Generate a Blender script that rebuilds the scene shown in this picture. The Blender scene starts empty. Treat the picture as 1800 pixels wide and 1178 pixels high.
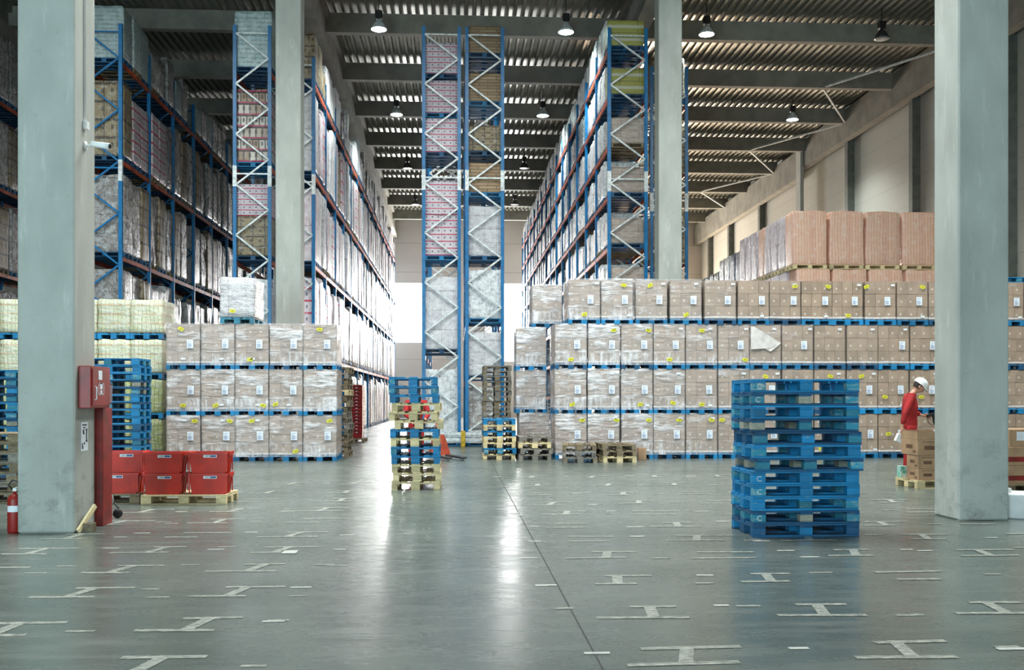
import bpy, bmesh, math, random
from mathutils import Vector, Matrix, Euler, noise as mnoise
R = math.radians
rnd = random.Random(7)
S = bpy.context.scene
COL = S.collection

# ------------------------------------------------------------------ camera maths
F, HOR, CX, CAMH = 1750.0, 700.0, 900.0, 1.525
TH = math.atan(97.0/F); CT, ST = math.cos(TH), math.sin(TH)
def W(px, py, Y):
    u = (px-CX)/F
    c = Y/(CT-u*ST)
    return Vector((c*(ST+u*CT), Y, CAMH+(HOR-py)*c/F))
def XA(px, Y): return W(px, 0, Y).x
def ZA(px, py, Y): return W(px, py, Y).z
def FL(px, py):
    c = F*CAMH/(py-HOR); u = (px-CX)/F
    return Vector((c*(ST+u*CT), c*(CT-u*ST), 0))

# ------------------------------------------------------------------ object helpers
def tag(o, label=None, cat=None, group=None, kind=None):
    if label: o['label'] = label
    if cat: o['category'] = cat
    if group: o['group'] = group
    if kind: o['kind'] = kind
    return o
def empty(name, loc=(0,0,0), rz=0, parent=None):
    o = bpy.data.objects.new(name, None); COL.objects.link(o)
    o.location = loc; o.rotation_euler = (0,0,rz); o.empty_display_size = .1
    if parent: o.parent = parent
    return o
def inst(name, me, parent=None, loc=(0,0,0), rot=(0,0,0), m=None, scale=None):
    o = bpy.data.objects.new(name, me); COL.objects.link(o)
    o.location = loc; o.rotation_euler = rot
    if scale: o.scale = scale
    if parent: o.parent = parent
    if m:
        ms = m if isinstance(m, (list,tuple)) else [m]
        for i, mm in enumerate(ms):
            if i < len(o.material_slots):
                o.material_slots[i].link = 'OBJECT'; o.material_slots[i].material = mm
    return o
class MB:
    def __init__(s): s.v=[]; s.f=[]; s.m=[]; s.sm=[]
    def add(s, vs, fs, mi=0, smooth=False):
        b=len(s.v); s.v+= [tuple(p) for p in vs]
        s.f+=[tuple(b+i for i in f) for f in fs]; s.m+=[mi]*len(fs); s.sm+=[smooth]*len(fs)
        return s
    def box(s, x0,x1,y0,y1,z0,z1, mi=0, M=None):
        vs=[Vector(p) for p in ((x0,y0,z0),(x1,y0,z0),(x1,y1,z0),(x0,y1,z0),(x0,y0,z1),(x1,y0,z1),(x1,y1,z1),(x0,y1,z1))]
        if M is not None: vs=[M@p for p in vs]
        return s.add(vs, [(0,3,2,1),(4,5,6,7),(0,1,5,4),(1,2,6,5),(2,3,7,6),(3,0,4,7)], mi)
    def cbox(s, c, d, mi=0, M=None):
        return s.box(c[0]-d[0]/2,c[0]+d[0]/2,c[1]-d[1]/2,c[1]+d[1]/2,c[2]-d[2]/2,c[2]+d[2]/2,mi,M)
    def bbox(s, x0,x1,y0,y1,z0,z1,b=.01, mi=0, M=None):
        # box with chamfered edges
        bm=bmesh.new(); bmesh.ops.create_cube(bm,size=1)
        for v in bm.verts: v.co=Vector((x0+(v.co.x+.5)*(x1-x0), y0+(v.co.y+.5)*(y1-y0), z0+(v.co.z+.5)*(z1-z0)))
        bmesh.ops.bevel(bm,geom=bm.edges[:],offset=b,segments=1,affect='EDGES')
        s.bm(bm,mi,M=M); return s
    def bm(s, bm, mi=0, smooth=False, M=None):
        bm.verts.index_update()
        vs=[(M@v.co if M is not None else v.co) for v in bm.verts]
        s.add([tuple(p) for p in vs],[[v.index for v in f.verts] for f in bm.faces],mi,smooth); bm.free(); return s
    def me(s, me, mi=0, smooth=True, M=None):
        s.add([tuple((M@v.co) if M is not None else v.co) for v in me.vertices],[tuple(p.vertices) for p in me.polygons],mi,smooth); return s
    def bar(s, a, b, w, h=None, mi=0):
        a=Vector(a); b=Vector(b); h=h or w; d=b-a; L=d.length
        q=d.to_track_quat('Y','Z').to_matrix().to_4x4(); q.translation=a
        return s.box(-w/2,w/2,0,L,-h/2,h/2,mi,q)
    def tube(s, pts, r, n=8, mi=0, caps=True):
        pts=[Vector(p) for p in pts]; rs=r if isinstance(r,(list,tuple)) else [r]*len(pts)
        b=len(s.v); up=None
        for i,p in enumerate(pts):
            d=(pts[min(i+1,len(pts)-1)]-pts[max(i-1,0)])
            d = d.normalized() if d.length>1e-9 else Vector((0,0,1))
            if up is None: up = Vector((0,0,1)) if abs(d.z)<.9 else Vector((1,0,0))
            x=up.cross(d).normalized(); y=d.cross(x).normalized(); up=y
            for k in range(n):
                a=2*math.pi*k/n; s.v.append(tuple(p+(x*math.cos(a)+y*math.sin(a))*rs[i]))
        for i in range(len(pts)-1):
            for k in range(n):
                s.f.append((b+i*n+k,b+i*n+(k+1)%n,b+(i+1)*n+(k+1)%n,b+(i+1)*n+k)); s.m.append(mi); s.sm.append(True)
        if caps:
            s.f.append(tuple(b+k for k in reversed(range(n)))); s.m.append(mi); s.sm.append(False)
            e=b+(len(pts)-1)*n; s.f.append(tuple(e+k for k in range(n))); s.m.append(mi); s.sm.append(False)
        return s
    def lathe(s, prof, n=20, mi=0, M=None, smooth=True):
        b=len(s.v)
        for r,z in prof:
            for k in range(n):
                a=2*math.pi*k/n; p=Vector((r*math.cos(a),r*math.sin(a),z)); s.v.append(tuple(M@p if M is not None else p))
        for i in range(len(prof)-1):
            for k in range(n):
                s.f.append((b+i*n+k,b+i*n+(k+1)%n,b+(i+1)*n+(k+1)%n,b+(i+1)*n+k)); s.m.append(mi); s.sm.append(smooth)
        return s
    def mesh(s, name, mats=None):
        me=bpy.data.meshes.new(name); me.from_pydata(s.v,[],s.f)
        n=max(s.m)+1 if s.m else 1
        mats = mats if isinstance(mats,(list,tuple)) else [mats]
        for m in mats: me.materials.append(m)
        for _ in range(n-len(mats)): me.materials.append(mats[-1])
        me.polygons.foreach_set('material_index', s.m); me.polygons.foreach_set('use_smooth', s.sm)
        me.update(); return me
    def obj(s, name, mats, parent=None, loc=(0,0,0), rot=(0,0,0)):
        return inst(name, s.mesh(name,mats), parent, loc, rot)

def text_mesh(txt, size, mat_, name='lettering', extr=.0005):
    c=bpy.data.curves.new(name,'FONT'); c.body=txt; c.size=size; c.align_x='CENTER'; c.align_y='CENTER'; c.extrude=extr
    o=bpy.data.objects.new(name,c); COL.objects.link(o)
    dg=bpy.context.evaluated_depsgraph_get(); me=bpy.data.meshes.new_from_object(o.evaluated_get(dg))
    bpy.data.objects.remove(o); bpy.data.curves.remove(c); me.materials.clear(); me.materials.append(mat_); return me

# ------------------------------------------------------------------ materials
def lin(c):
    return tuple(((x/255)/12.92 if x/255<=.04045 else ((x/255+.055)/1.055)**2.4) for x in c)+(1,)
class NT:
    def __init__(s,name):
        s.m=bpy.data.materials.new(name); s.m.use_nodes=True; s.t=s.m.node_tree; s.n=s.t.nodes; s.l=s.t.links
        s.b=s.n['Principled BSDF']; s.out=s.n['Material Output']; s._tc=None; s._oi=None
    def N(s,t,**k):
        n=s.n.new(t)
        for a,b in k.items(): setattr(n,a,b)
        return n
    def L(s,a,b): s.l.new(a,b)
    def tc(s):
        if not s._tc: s._tc=s.N('ShaderNodeTexCoord')
        return s._tc.outputs['Object']
    def oi(s):
        if not s._oi: s._oi=s.N('ShaderNodeObjectInfo')
        return s._oi
    def math(s,op,a,b=None,clamp=False):
        n=s.N('ShaderNodeMath',operation=op); n.use_clamp=clamp
        for i,x in enumerate((a,b)):
            if x is None: continue
            if isinstance(x,(int,float)): n.inputs[i].default_value=x
            else: s.L(x,n.inputs[i])
        return n.outputs[0]
    def mix(s,f,a,b,mode='MIX'):
        n=s.N('ShaderNodeMix',data_type='RGBA',blend_type=mode)
        for sock,x in ((n.inputs[0],f),(n.inputs[6],a),(n.inputs[7],b)):
            if isinstance(x,(int,float)): sock.default_value=x
            elif isinstance(x,tuple): sock.default_value=x
            else: s.L(x,sock)
        return n.outputs[2]
    def noise(s,scale,vec=None,detail=4,rough=.55,stretch=None,offs=True):
        v = vec or s.tc()
        if stretch:
            mp=s.N('ShaderNodeMapping'); mp.inputs['Scale'].default_value=stretch; s.L(v,mp.inputs[0]); v=mp.outputs[0]
        if offs:
            ad=s.N('ShaderNodeVectorMath',operation='ADD'); s.L(v,ad.inputs[0])
            k=s.math('MULTIPLY',s.oi().outputs['Random'],57.0)
            cb=s.N('ShaderNodeCombineXYZ'); s.L(k,cb.inputs[0]); s.L(k,cb.inputs[2]); s.L(cb.outputs[0],ad.inputs[1]); v=ad.outputs[0]
        n=s.N('ShaderNodeTexNoise'); n.inputs['Scale'].default_value=scale; n.inputs['Detail'].default_value=detail
        n.inputs['Roughness'].default_value=rough; s.L(v,n.inputs['Vector']); return n.outputs['Fac']
    def ramp(s,f,lo,hi):
        n=s.N('ShaderNodeMapRange'); n.inputs[1].default_value=lo; n.inputs[2].default_value=hi; n.clamp=True
        s.L(f,n.inputs[0]); return n.outputs[0]
    def bump(s,h,strength=.3,dist=.02):
        b=s.N('ShaderNodeBump'); b.inputs['Strength'].default_value=strength; b.inputs['Distance'].default_value=dist
        s.L(h,b.inputs['Height']); s.L(b.outputs[0],s.b.inputs['Normal'])
    def col(s,c):
        if isinstance(c,tuple): s.b.inputs['Base Color'].default_value=c
        else: s.L(c,s.b.inputs['Base Color'])
    def rough(s,r):
        if isinstance(r,(int,float)): s.b.inputs['Roughness'].default_value=r
        else: s.L(r,s.b.inputs['Roughness'])

def basic(name,c,rough=.55,metal=0,var=.25,scale=8,bump=.1,c2=None,lo=.4,hi=.65,stretch=None):
    t=NT(name); n=t.noise(scale,stretch=stretch)
    if c2 is None: c2=tuple(max(0,x*(1-var)) for x in c)
    c=lin(c); c2=lin(c2)
    t.col(t.mix(t.ramp(n,lo,hi),c,c2)); t.rough(rough); t.b.inputs['Metallic'].default_value=metal
    if bump: t.bump(n,bump,.01)
    return t.m
def painted_wood(name,c,wear,wc=(120,110,95),rnd_dark=.5):
    t=NT(name); n=t.noise(9,stretch=(1,3,3),detail=6); big=t.noise(2.2)
    w=t.math('MULTIPLY',t.ramp(t.math('ADD',n,t.math('MULTIPLY',t.oi().outputs['Random'],wear*.12)),.66-wear*.06,.78),.75)
    br=t.math('ADD',1-rnd_dark*.6,t.math('MULTIPLY',t.oi().outputs['Random'],rnd_dark))
    base=t.mix(t.ramp(big,.35,.7),lin(c),lin(tuple(x*.78 for x in c)))
    base=t.mix(w,base,lin(wc))
    h=t.N('ShaderNodeHueSaturation'); t.L(br,h.inputs['Value']); t.L(base,h.inputs['Color']); t.col(h.outputs[0])
    t.rough(.6); t.bump(n,.3,.006); return t.m
def raw_wood(name,c,c2):
    t=NT(name); n=t.noise(14,stretch=(1,5,5),detail=6); big=t.noise(3)
    br=t.math('ADD',.72,t.math('MULTIPLY',t.oi().outputs['Random'],.5))
    base=t.mix(t.ramp(n,.35,.7),lin(c),lin(c2)); base=t.mix(t.ramp(big,.5,.8),base,lin(tuple(x*.7 for x in c2)))
    h=t.N('ShaderNodeHueSaturation'); t.L(br,h.inputs['Value']); t.L(base,h.inputs['Color']); t.col(h.outputs[0])
    t.rough(.75); t.bump(n,.35,.005); return t.m

GRID=('teal','jars','pink','silver','white','film')
def load_mat(name, c1, c2, mort, bw=.3, rh=.3, ms=.012, film=.5, filmc=(225,228,228), line=None, dots=None, vstr=0, rough=.35, bump=.6, tint=None):
    """stacked goods under stretch film: brick pattern of packages + streaky film"""
    t=NT(name)
    sp=t.N('ShaderNodeSeparateXYZ'); t.L(t.tc(),sp.inputs[0]); u=t.math('ADD',sp.outputs[0],sp.outputs[1]); z=sp.outputs[2]
    cb=t.N('ShaderNodeCombineXYZ'); t.L(u,cb.inputs[0]); t.L(z,cb.inputs[1])
    br=t.N('ShaderNodeTexBrick'); t.L(cb.outputs[0],br.inputs['Vector'])
    br.offset=0.0 if any(g in name for g in GRID) else .5; br.inputs['Scale'].default_value=1; br.inputs['Brick Width'].default_value=bw; br.inputs['Row Height'].default_value=rh
    br.inputs['Mortar Size'].default_value=ms; br.inputs['Mortar Smooth'].default_value=.2
    br.inputs['Color1'].default_value=lin(c1); br.inputs['Color2'].default_value=lin(c2); br.inputs['Mortar'].default_value=lin(mort)
    colr=br.outputs['Color']
    if line:     # printed coloured band once per row
        lc,pos,wid=line
        fr=t.math('FRACT',t.math('DIVIDE',z,rh)); d=t.math('ABSOLUTE',t.math('SUBTRACT',fr,pos))
        colr=t.mix(t.math('LESS_THAN',d,wid),colr,lin(lc))
    if dots:     # printed dark mark on each package
        dc,pu,rad=dots
        fu=t.math('FRACT',t.math('DIVIDE',u,pu)); fz=t.math('FRACT',t.math('DIVIDE',z,rh))
        a=t.math('LESS_THAN',t.math('ABSOLUTE',t.math('SUBTRACT',fu,.5)),rad)
        b=t.math('LESS_THAN',t.math('ABSOLUTE',t.math('SUBTRACT',fz,.6)),rad*.9)
        colr=t.mix(t.math('MULTIPLY',t.math('MULTIPLY',a,b),.8),colr,lin(dc))
    n1=t.noise(5,stretch=(1,1,2.4),detail=6,rough=.62); n2=t.noise(22,stretch=(1,1,.35 if vstr else 2.5),detail=3)
    f=t.ramp(t.math('ADD',t.math('MULTIPLY',n1,.7),t.math('MULTIPLY',n2,.3)),.62-film*.3,.78-film*.26)
    f=t.math('MULTIPLY',f,min(.95,.45+film*.5))
    colr=t.mix(f,colr,lin(filmc))
    v=t.math('ADD',.78,t.math('MULTIPLY',t.oi().outputs['Random'],.3))
    h=t.N('ShaderNodeHueSaturation'); t.L(v,h.inputs['Value']); t.L(colr,h.inputs['Color'])
    t.col(h.outputs[0]); t.rough(rough); t.b.inputs['Specular IOR Level'].default_value=.7
    t.bump(t.math('ADD',n1,t.math('MULTIPLY',n2,.5)),bump,.05); return t.m

M={}
M['blue']=painted_wood('pallet_blue_paint',(0,128,184),.4,(120,150,155),.45)
M['blue_dark']=painted_wood('pallet_old_blue_paint',(6,84,128),.6,(85,98,98),.5)
M['blue_worn']=painted_wood('pallet_scuffed_block',(40,140,170),1.2,(165,170,160),.5)
M['rawblock']=raw_wood('pallet_bare_block',(158,156,142),(110,112,102))
M['newwood']=raw_wood('pallet_new_wood',(222,207,165),(190,170,125))
M['oldwood']=raw_wood('pallet_old_wood',(140,125,98),(90,80,62))
M['greywood']=raw_wood('pallet_grey_wood',(150,145,135),(100,95,88))
M['crate']=basic('crate_red_plastic',(204,38,10),.5,0,.15,4,.02)
M['crate_dark']=basic('crate_dark_red_plastic',(140,28,30),.4,0,.2,5,.02)
M['red_paint']=basic('cabinet_red_enamel',(142,26,18),.45,0,.25,5,.03)
M['rackblue']=basic('rack_blue_enamel',(0,112,170),.35,.0,.15,6,.02)
M['orange']=basic('beam_orange_enamel',(205,84,38),.45,.1,.45,2.5,.03)
M['galv']=basic('galvanised_steel',(222,228,228),.4,.15,.2,10,.03)
M['white']=basic('white_plastic',(232,234,234),.4,0,.05,5,.0)
M['flap']=basic('film_flap',(216,210,206),.35,0,.12,6,.3)
M['paper']=basic('paper',(225,232,240),.6,0,.05,20,.0)
M['ink']=basic('blue_ink',(60,95,150),.6,0,.1,20,0)
M['blackink']=basic('black_ink',(30,30,32),.6,0,.1,20,0)
M['yellow']=basic('yellow_sticker',(222,218,50),.5,0,.1,20,0)
M['yellow_paint']=basic('yellow_paint',(214,176,30),.45,0,.25,12,.03)
M['black']=basic('black_plastic',(22,22,24),.5,0,.2,10,.02)
M['darkgrey']=basic('dark_grey_metal',(60,62,62),.5,.2,.2,10,.02)
M['skin']=basic('skin',(205,150,125),.5,0,.1,10,0)
M['hair']=basic('dark_hair',(50,36,28),.7,0,.3,60,.3)
M['redcloth']=basic('red_work_cloth',(168,30,32),.85,0,.14,9,.4)
M['greycloth']=basic('grey_work_cloth',(95,105,118),.85,0,.2,20,.3)
M['lettermark']=basic('white_print',(205,215,220),.6,0,.2,30,0)
M['ringprint']=basic('carton_print',(215,205,195),.6,0,.1,30,0)
M['kraft']=basic('kraft_carton',(172,140,108),.7,0,.16,3,.05)
M['kraft_dark']=basic('kraft_carton_inside',(110,82,60),.75,0,.2,6,.05)
M['carton']=basic('brown_carton',(162,140,120),.62,0,.14,2.5,.05)
M['teal_print']=basic('teal_printed_card',(70,170,150),.6,0,.1,20,0,c2=(210,225,220))
M['pink_print']=basic('pink_printed_card',(215,205,215),.6,0,.1,12,0,c2=(190,60,100))
M['truck']=basic('pallet_truck_orange_paint',(186,78,52),.4,.1,.2,8,.03)

# concrete column
t=NT('cast_concrete'); n=t.noise(1.6,detail=7,stretch=(1,1,.5)); n2=t.noise(11,detail=5); n3=t.noise(3.5,detail=8,rough=.7,stretch=(2,2,.35))
c=t.mix(t.ramp(n,.35,.7),lin((172,176,170)),lin((150,154,148))); c=t.mix(t.math('MULTIPLY',t.ramp(n2,.62,.8),.35),c,lin((130,132,125)))
c=t.mix(t.math('MULTIPLY',t.ramp(n3,.56,.72),.45),c,lin((206,208,202)))
sp=t.N('ShaderNodeSeparateXYZ'); t.L(t.tc(),sp.inputs[0])
grime=t.math('MULTIPLY',t.ramp(sp.outputs[2],1.6,.0),t.ramp(t.noise(4,detail=8,rough=.7,stretch=(1,1,1.4)),.5,.7))
c=t.mix(t.math('MULTIPLY',grime,.6),c,lin((70,76,70)))
t.col(c); t.rough(.7); t.bump(t.math('ADD',n2,n3),.25,.01); M['concrete']=t.m
M['beamconc']=basic('roof_beam_concrete',(128,126,116),.8,0,.15,1.5,.1)

# polished floor
t=NT('polished_concrete_floor')
n=t.noise(.5,detail=7,rough=.6,offs=False); n2=t.noise(3,detail=8,rough=.65,stretch=(.35,1.6,1),offs=False); n3=t.noise(30,detail=4,offs=False)
c=t.mix(t.ramp(n,.35,.68),lin((102,111,105)),lin((80,90,85))); c=t.mix(t.math('MULTIPLY',t.ramp(n2,.5,.8),.3),c,lin((140,144,137)))
t.col(c); r=t.math('ADD',.19,t.math('MULTIPLY',t.ramp(n2,.35,.75),.16)); r=t.math('ADD',r,t.math('MULTIPLY',t.ramp(n,.4,.7),.05)); t.rough(r)
t.b.inputs['Specular IOR Level'].default_value=.85
t.bump(t.math('ADD',n2,t.math('MULTIPLY',n3,.15)),.025,.01); M['floor']=t.m
# worn floor tape
t=NT('worn_floor_tape'); n=t.noise(14,detail=8,rough=.7,stretch=(1,2.2,1),offs=False)
t.col(t.mix(t.ramp(n,.38,.6),lin((188,189,178)),lin((108,116,110)))); t.rough(.4); M['tape']=t.m
t=NT('fresh_floor_tape'); n=t.noise(20,detail=5,offs=False)
t.col(t.mix(t.ramp(n,.55,.75),lin((200,203,196)),lin((140,146,140)))); t.rough(.45); M['tape2']=t.m
M['joint']=basic('floor_joint',(50,54,52),.7,0,.2,10,0)
# roof deck
t=NT('trapezoid_roof_deck'); n=t.noise(2,offs=False); t.col(t.mix(n,lin((150,150,140)),lin((120,120,110)))); t.rough(.32); t.b.inputs['Metallic'].default_value=.55; M['deck']=t.m
# walls
def panel_mat(name,c,horizontal=True,pitch=1.1):
    t=NT(name); sp=t.N('ShaderNodeSeparateXYZ'); t.L(t.tc(),sp.inputs[0])
    fr=t.math('FRACT',t.math('DIVIDE',sp.outputs[2] if horizontal else sp.outputs[0],pitch))
    g=t.math('GREATER_THAN',fr,.985); n=t.noise(.6,offs=False)
    cc=t.mix(n,lin(c),lin(tuple(x*.93 for x in c))); cc=t.mix(g,cc,lin(tuple(x*.75 for x in c))); t.col(cc); t.rough(.38)
    wv=t.math('SINE',t.math('MULTIPLY',sp.outputs[2],60)); t.bump(wv,.08,.01); return t.m
M['wall']=panel_mat('wall_sandwich_panel',(186,184,174))
M['wallback']=panel_mat('back_wall_panel',(205,196,188),True,2.3)
M['wallpost']=basic('steel_wall_post',(104,108,102),.55,.2,.15,3,.02)
# emitters
def emit(name,c,s):
    t=NT(name); e=t.N('ShaderNodeEmission'); e.inputs[0].default_value=lin(c); e.inputs[1].default_value=s
    t.L(e.outputs[0],t.out.inputs[0]); return t.m
M['daylight']=emit('daylit_translucent_panel',(250,253,255),9.0)
M['warm_fill']=emit('warm_fill_panel',(255,222,185),7.0)  # added fill glow for the far right wall
M['roof_fill']=emit('roof_fill_panel',(245,250,252),3.0)  # added fill glow above the front bay, out of view
M['lamp_on']=emit('lamp_lens_lit',(225,255,250),30)
M['lamp_off']=basic('lamp_lens_unlit',(150,150,145),.3,0,.1,10,0)

# stretch film (semi-transparent) ; density, with painted glare, = object colour red
t=NT('stretch_film'); film_glare=t.N('ShaderNodeSeparateColor'); t.L(t.oi().outputs['Color'],film_glare.inputs[0]); d=film_glare.outputs[0]
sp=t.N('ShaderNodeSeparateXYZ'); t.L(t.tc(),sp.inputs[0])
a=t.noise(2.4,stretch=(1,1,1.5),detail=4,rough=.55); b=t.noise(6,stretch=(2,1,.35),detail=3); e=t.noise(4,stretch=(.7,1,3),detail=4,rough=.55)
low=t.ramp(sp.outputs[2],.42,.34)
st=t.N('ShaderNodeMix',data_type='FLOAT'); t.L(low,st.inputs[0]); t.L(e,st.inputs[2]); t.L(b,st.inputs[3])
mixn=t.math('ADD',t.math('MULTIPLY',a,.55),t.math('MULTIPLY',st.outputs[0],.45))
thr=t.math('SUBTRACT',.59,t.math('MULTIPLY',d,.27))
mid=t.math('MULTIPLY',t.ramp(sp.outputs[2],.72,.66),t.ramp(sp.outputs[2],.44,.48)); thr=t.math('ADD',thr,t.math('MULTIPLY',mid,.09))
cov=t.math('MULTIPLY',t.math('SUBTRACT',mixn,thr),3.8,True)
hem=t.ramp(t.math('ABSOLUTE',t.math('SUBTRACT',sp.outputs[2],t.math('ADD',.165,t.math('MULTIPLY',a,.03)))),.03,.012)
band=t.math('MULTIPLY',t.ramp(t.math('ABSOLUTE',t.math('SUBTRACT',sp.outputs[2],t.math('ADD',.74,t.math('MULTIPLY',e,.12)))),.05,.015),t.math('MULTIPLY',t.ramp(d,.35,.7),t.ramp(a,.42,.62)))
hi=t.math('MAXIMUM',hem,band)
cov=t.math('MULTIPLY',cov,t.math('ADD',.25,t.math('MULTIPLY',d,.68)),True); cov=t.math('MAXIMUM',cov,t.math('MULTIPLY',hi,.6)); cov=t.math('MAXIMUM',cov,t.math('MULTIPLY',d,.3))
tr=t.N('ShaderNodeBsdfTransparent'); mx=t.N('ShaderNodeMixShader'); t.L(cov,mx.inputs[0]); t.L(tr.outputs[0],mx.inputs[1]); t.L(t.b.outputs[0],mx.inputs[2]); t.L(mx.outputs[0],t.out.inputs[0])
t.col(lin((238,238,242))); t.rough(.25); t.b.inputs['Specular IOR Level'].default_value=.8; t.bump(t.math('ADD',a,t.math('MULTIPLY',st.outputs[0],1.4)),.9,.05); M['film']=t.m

# goods
LM={
 'silver':load_mat('goods_silver_film',(170,170,172),(140,140,144),(110,108,112),.4,.3,.008,.9,(238,242,244),vstr=1,rough=.25,bump=1),
 'silver2':load_mat('goods_grey_film',(122,116,112),(150,142,136),(84,80,78),.4,.24,.008,.6,(210,214,216),rough=.22,bump=1),
 'white':load_mat('goods_white_film',(205,202,205),(184,180,186),(140,134,140),.4,.27,.008,.7,(234,236,238),rough=.28,bump=.9),
 'beige':load_mat('goods_beige_film',(182,164,150),(168,150,138),(120,104,94),.6,.24,.008,.45,(222,216,212)),
 'pinkline':load_mat('goods_white_trays_red_lines',(214,204,210),(198,188,198),(150,120,125),.4,.17,.006,.3,(232,230,236),line=((196,50,84),.08,.07),dots=((70,60,70),.2,.14)),
 'mixed':load_mat('goods_mixed_trays',(216,206,196),(150,118,90),(60,48,40),.2,.16,.02,.25,(225,222,218),line=((170,50,90),.1,.06),dots=((70,60,60),.2,.2)),
 'teal':load_mat('goods_pale_teal_crates',(172,190,190),(156,176,178),(128,146,146),.3,.08,.012,.6,(205,218,218)),
 'brown':load_mat('goods_brown_boards',(168,140,104),(140,112,80),(84,66,46),.6,.11,.012,.1,(200,190,170)),
 'tan':load_mat('goods_tan_film',(150,132,98),(130,112,84),(70,58,44),.4,.24,.02,.4,(205,202,190),dots=((60,48,40),.3,.14)),
 'olive':load_mat('goods_olive_boxes',(176,172,84),(166,160,78),(96,86,50),1.3,.5,.01,.12,(210,206,160),line=((206,204,180),.5,.12)),
 'jars':load_mat('goods_pale_green_jars',(206,206,180),(194,194,156),(150,150,120),.1,.27,.008,.6,(204,208,196),line=((196,150,110),.1,.05),vstr=1),
 'greenjars':load_mat('goods_green_jars',(178,182,120),(164,168,108),(110,116,80),.1,.27,.008,.5,(200,204,188),vstr=1),
 'pink':load_mat('goods_pink_cartons',(242,198,170),(232,180,156),(206,146,124),.1,3.0,.008,.45,(246,224,212),vstr=1),
 'purple':load_mat('goods_mauve_film',(190,168,172),(206,190,194),(140,118,124),.2,.5,.01,.72,(232,226,232),vstr=1),
 'navy':load_mat('goods_navy_film',(70,84,124),(120,140,160),(40,46,70),.08,.12,.01,.3,(200,214,220)),
 'bluegrey':load_mat('goods_bluegrey_film',(100,122,138),(60,80,100),(30,40,50),.2,.3,.02,.65,(215,226,230)),
}

# ------------------------------------------------------------------ pallets
BX=(-.5275,0,.5275); BY=(-.35,0,.35)
def p_deck(i):  # 5 boards along X
    y,w=((-.3275,.145),(-.19,.1),(0,.145),(.19,.1),(.3275,.145))[i]; return (-.6,.6,y-w/2,y+w/2,.122,.144)
me_deck=[MB().bbox(*p_deck(i),b=.003).mesh('deck_board',M['blue']) for i in range(5)]
me_str=[MB().bbox(x-.0725,x+.0725,-.4,.4,.1,.122,b=.003).mesh('stringer_board',M['blue']) for x in BX]
def blk(x,y): w=.1 if y else .145; return (x-.0725,x+.0725,y-w/2,y+w/2,.022,.1)
me_blk={(x,y):MB().bbox(*blk(x,y),b=.004).mesh('block',M['blue']) for x in BX for y in BY}
def bot(y): w=.1 if y else .145; return (-.6,.6,y-w/2,y+w/2,0,.022)
me_bot=[MB().bbox(*bot(y),b=.003).mesh('bottom_board',M['blue']) for y in BY]
_b=MB()
for i in range(5): _b.box(*p_deck(i))
for x in BX: _b.box(x-.0725,x+.0725,-.4,.4,.1,.122)
for x in BX:
    for y in BY: _b.box(*blk(x,y))
for y in BY: _b.box(*bot(y))
ME_PAL=_b.mesh('pallet',M['blue'])
STY={'blue':('blue',('blue','blue','blue_worn')),'bluedark':('blue_dark',('blue_dark','blue_worn','blue')),
     'scuffed':('blue_dark',('blue_worn','blue_worn','rawblock')),'new':('newwood',('newwood',)),'old':('oldwood',('oldwood',)),'grey':('greywood',('greywood',)),
     'dim':('greywood',('oldwood','greywood'))}
def pallet(loc, rz, style, label=None, group=None, rand=rnd, name='pallet', parts=True):
    if not parts:
        o=inst(name,ME_PAL,None,loc,(0,0,rz),M[STY[style][0]])
        if label: tag(o,label,'pallet',group)
        return o
    r=empty(name,loc,rz)
    if label: tag(r,label,'pallet',group)
    main=M[STY[style][0]]; bl=STY[style][1]
    for me in me_deck: inst('deck_board',me,r,m=main)
    for me in me_str: inst('stringer_board',me,r,m=main)
    for k in me_blk: inst('block',me_blk[k],r,m=M[rand.choice(bl)])
    for me in me_bot: inst('bottom_board',me,r,m=main)
    return r

ORD=['first','second','third','fourth','fifth','sixth','seventh','eighth','ninth','tenth','eleventh','twelfth','thirteenth','fourteenth','fifteenth','sixteenth','seventeenth','eighteenth','nineteenth','twentieth','twenty-first','twenty-second','twenty-third','twenty-fourth','twenty-fifth','twenty-sixth','twenty-seventh','twenty-eighth']
def pos_in_stack(i,n):
    if i==0: return 'bottom one of'
    if i==n-1: return 'top one of'
    return f'{ORD[i]} from floor in'
SNAME={'blue':'bright blue','bluedark':'dull dark blue','scuffed':'scuffed blue','new':'pale new wood','old':'brown weathered wood','grey':'grey weathered wood','dim':'dull old wood'}
def stack(cx,cy,rz,styles,what,group,jit=.015,jr=.02,parts=True,z0=0):
    out=[]
    n=len(styles)
    for i,s in enumerate(styles):
        a=rz+rnd.uniform(-jr,jr)
        o=pallet((cx+rnd.uniform(-jit,jit),cy+rnd.uniform(-jit,jit),z0+i*.1445),a,s,f'{SNAME[s]} pallet, {pos_in_stack(i,n)} {what}',group,parts=parts)
        out.append(o)
    return out

# ------------------------------------------------------------------ setting
def setting(o,name): o.name=name; o['kind']='structure'; return o
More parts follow.
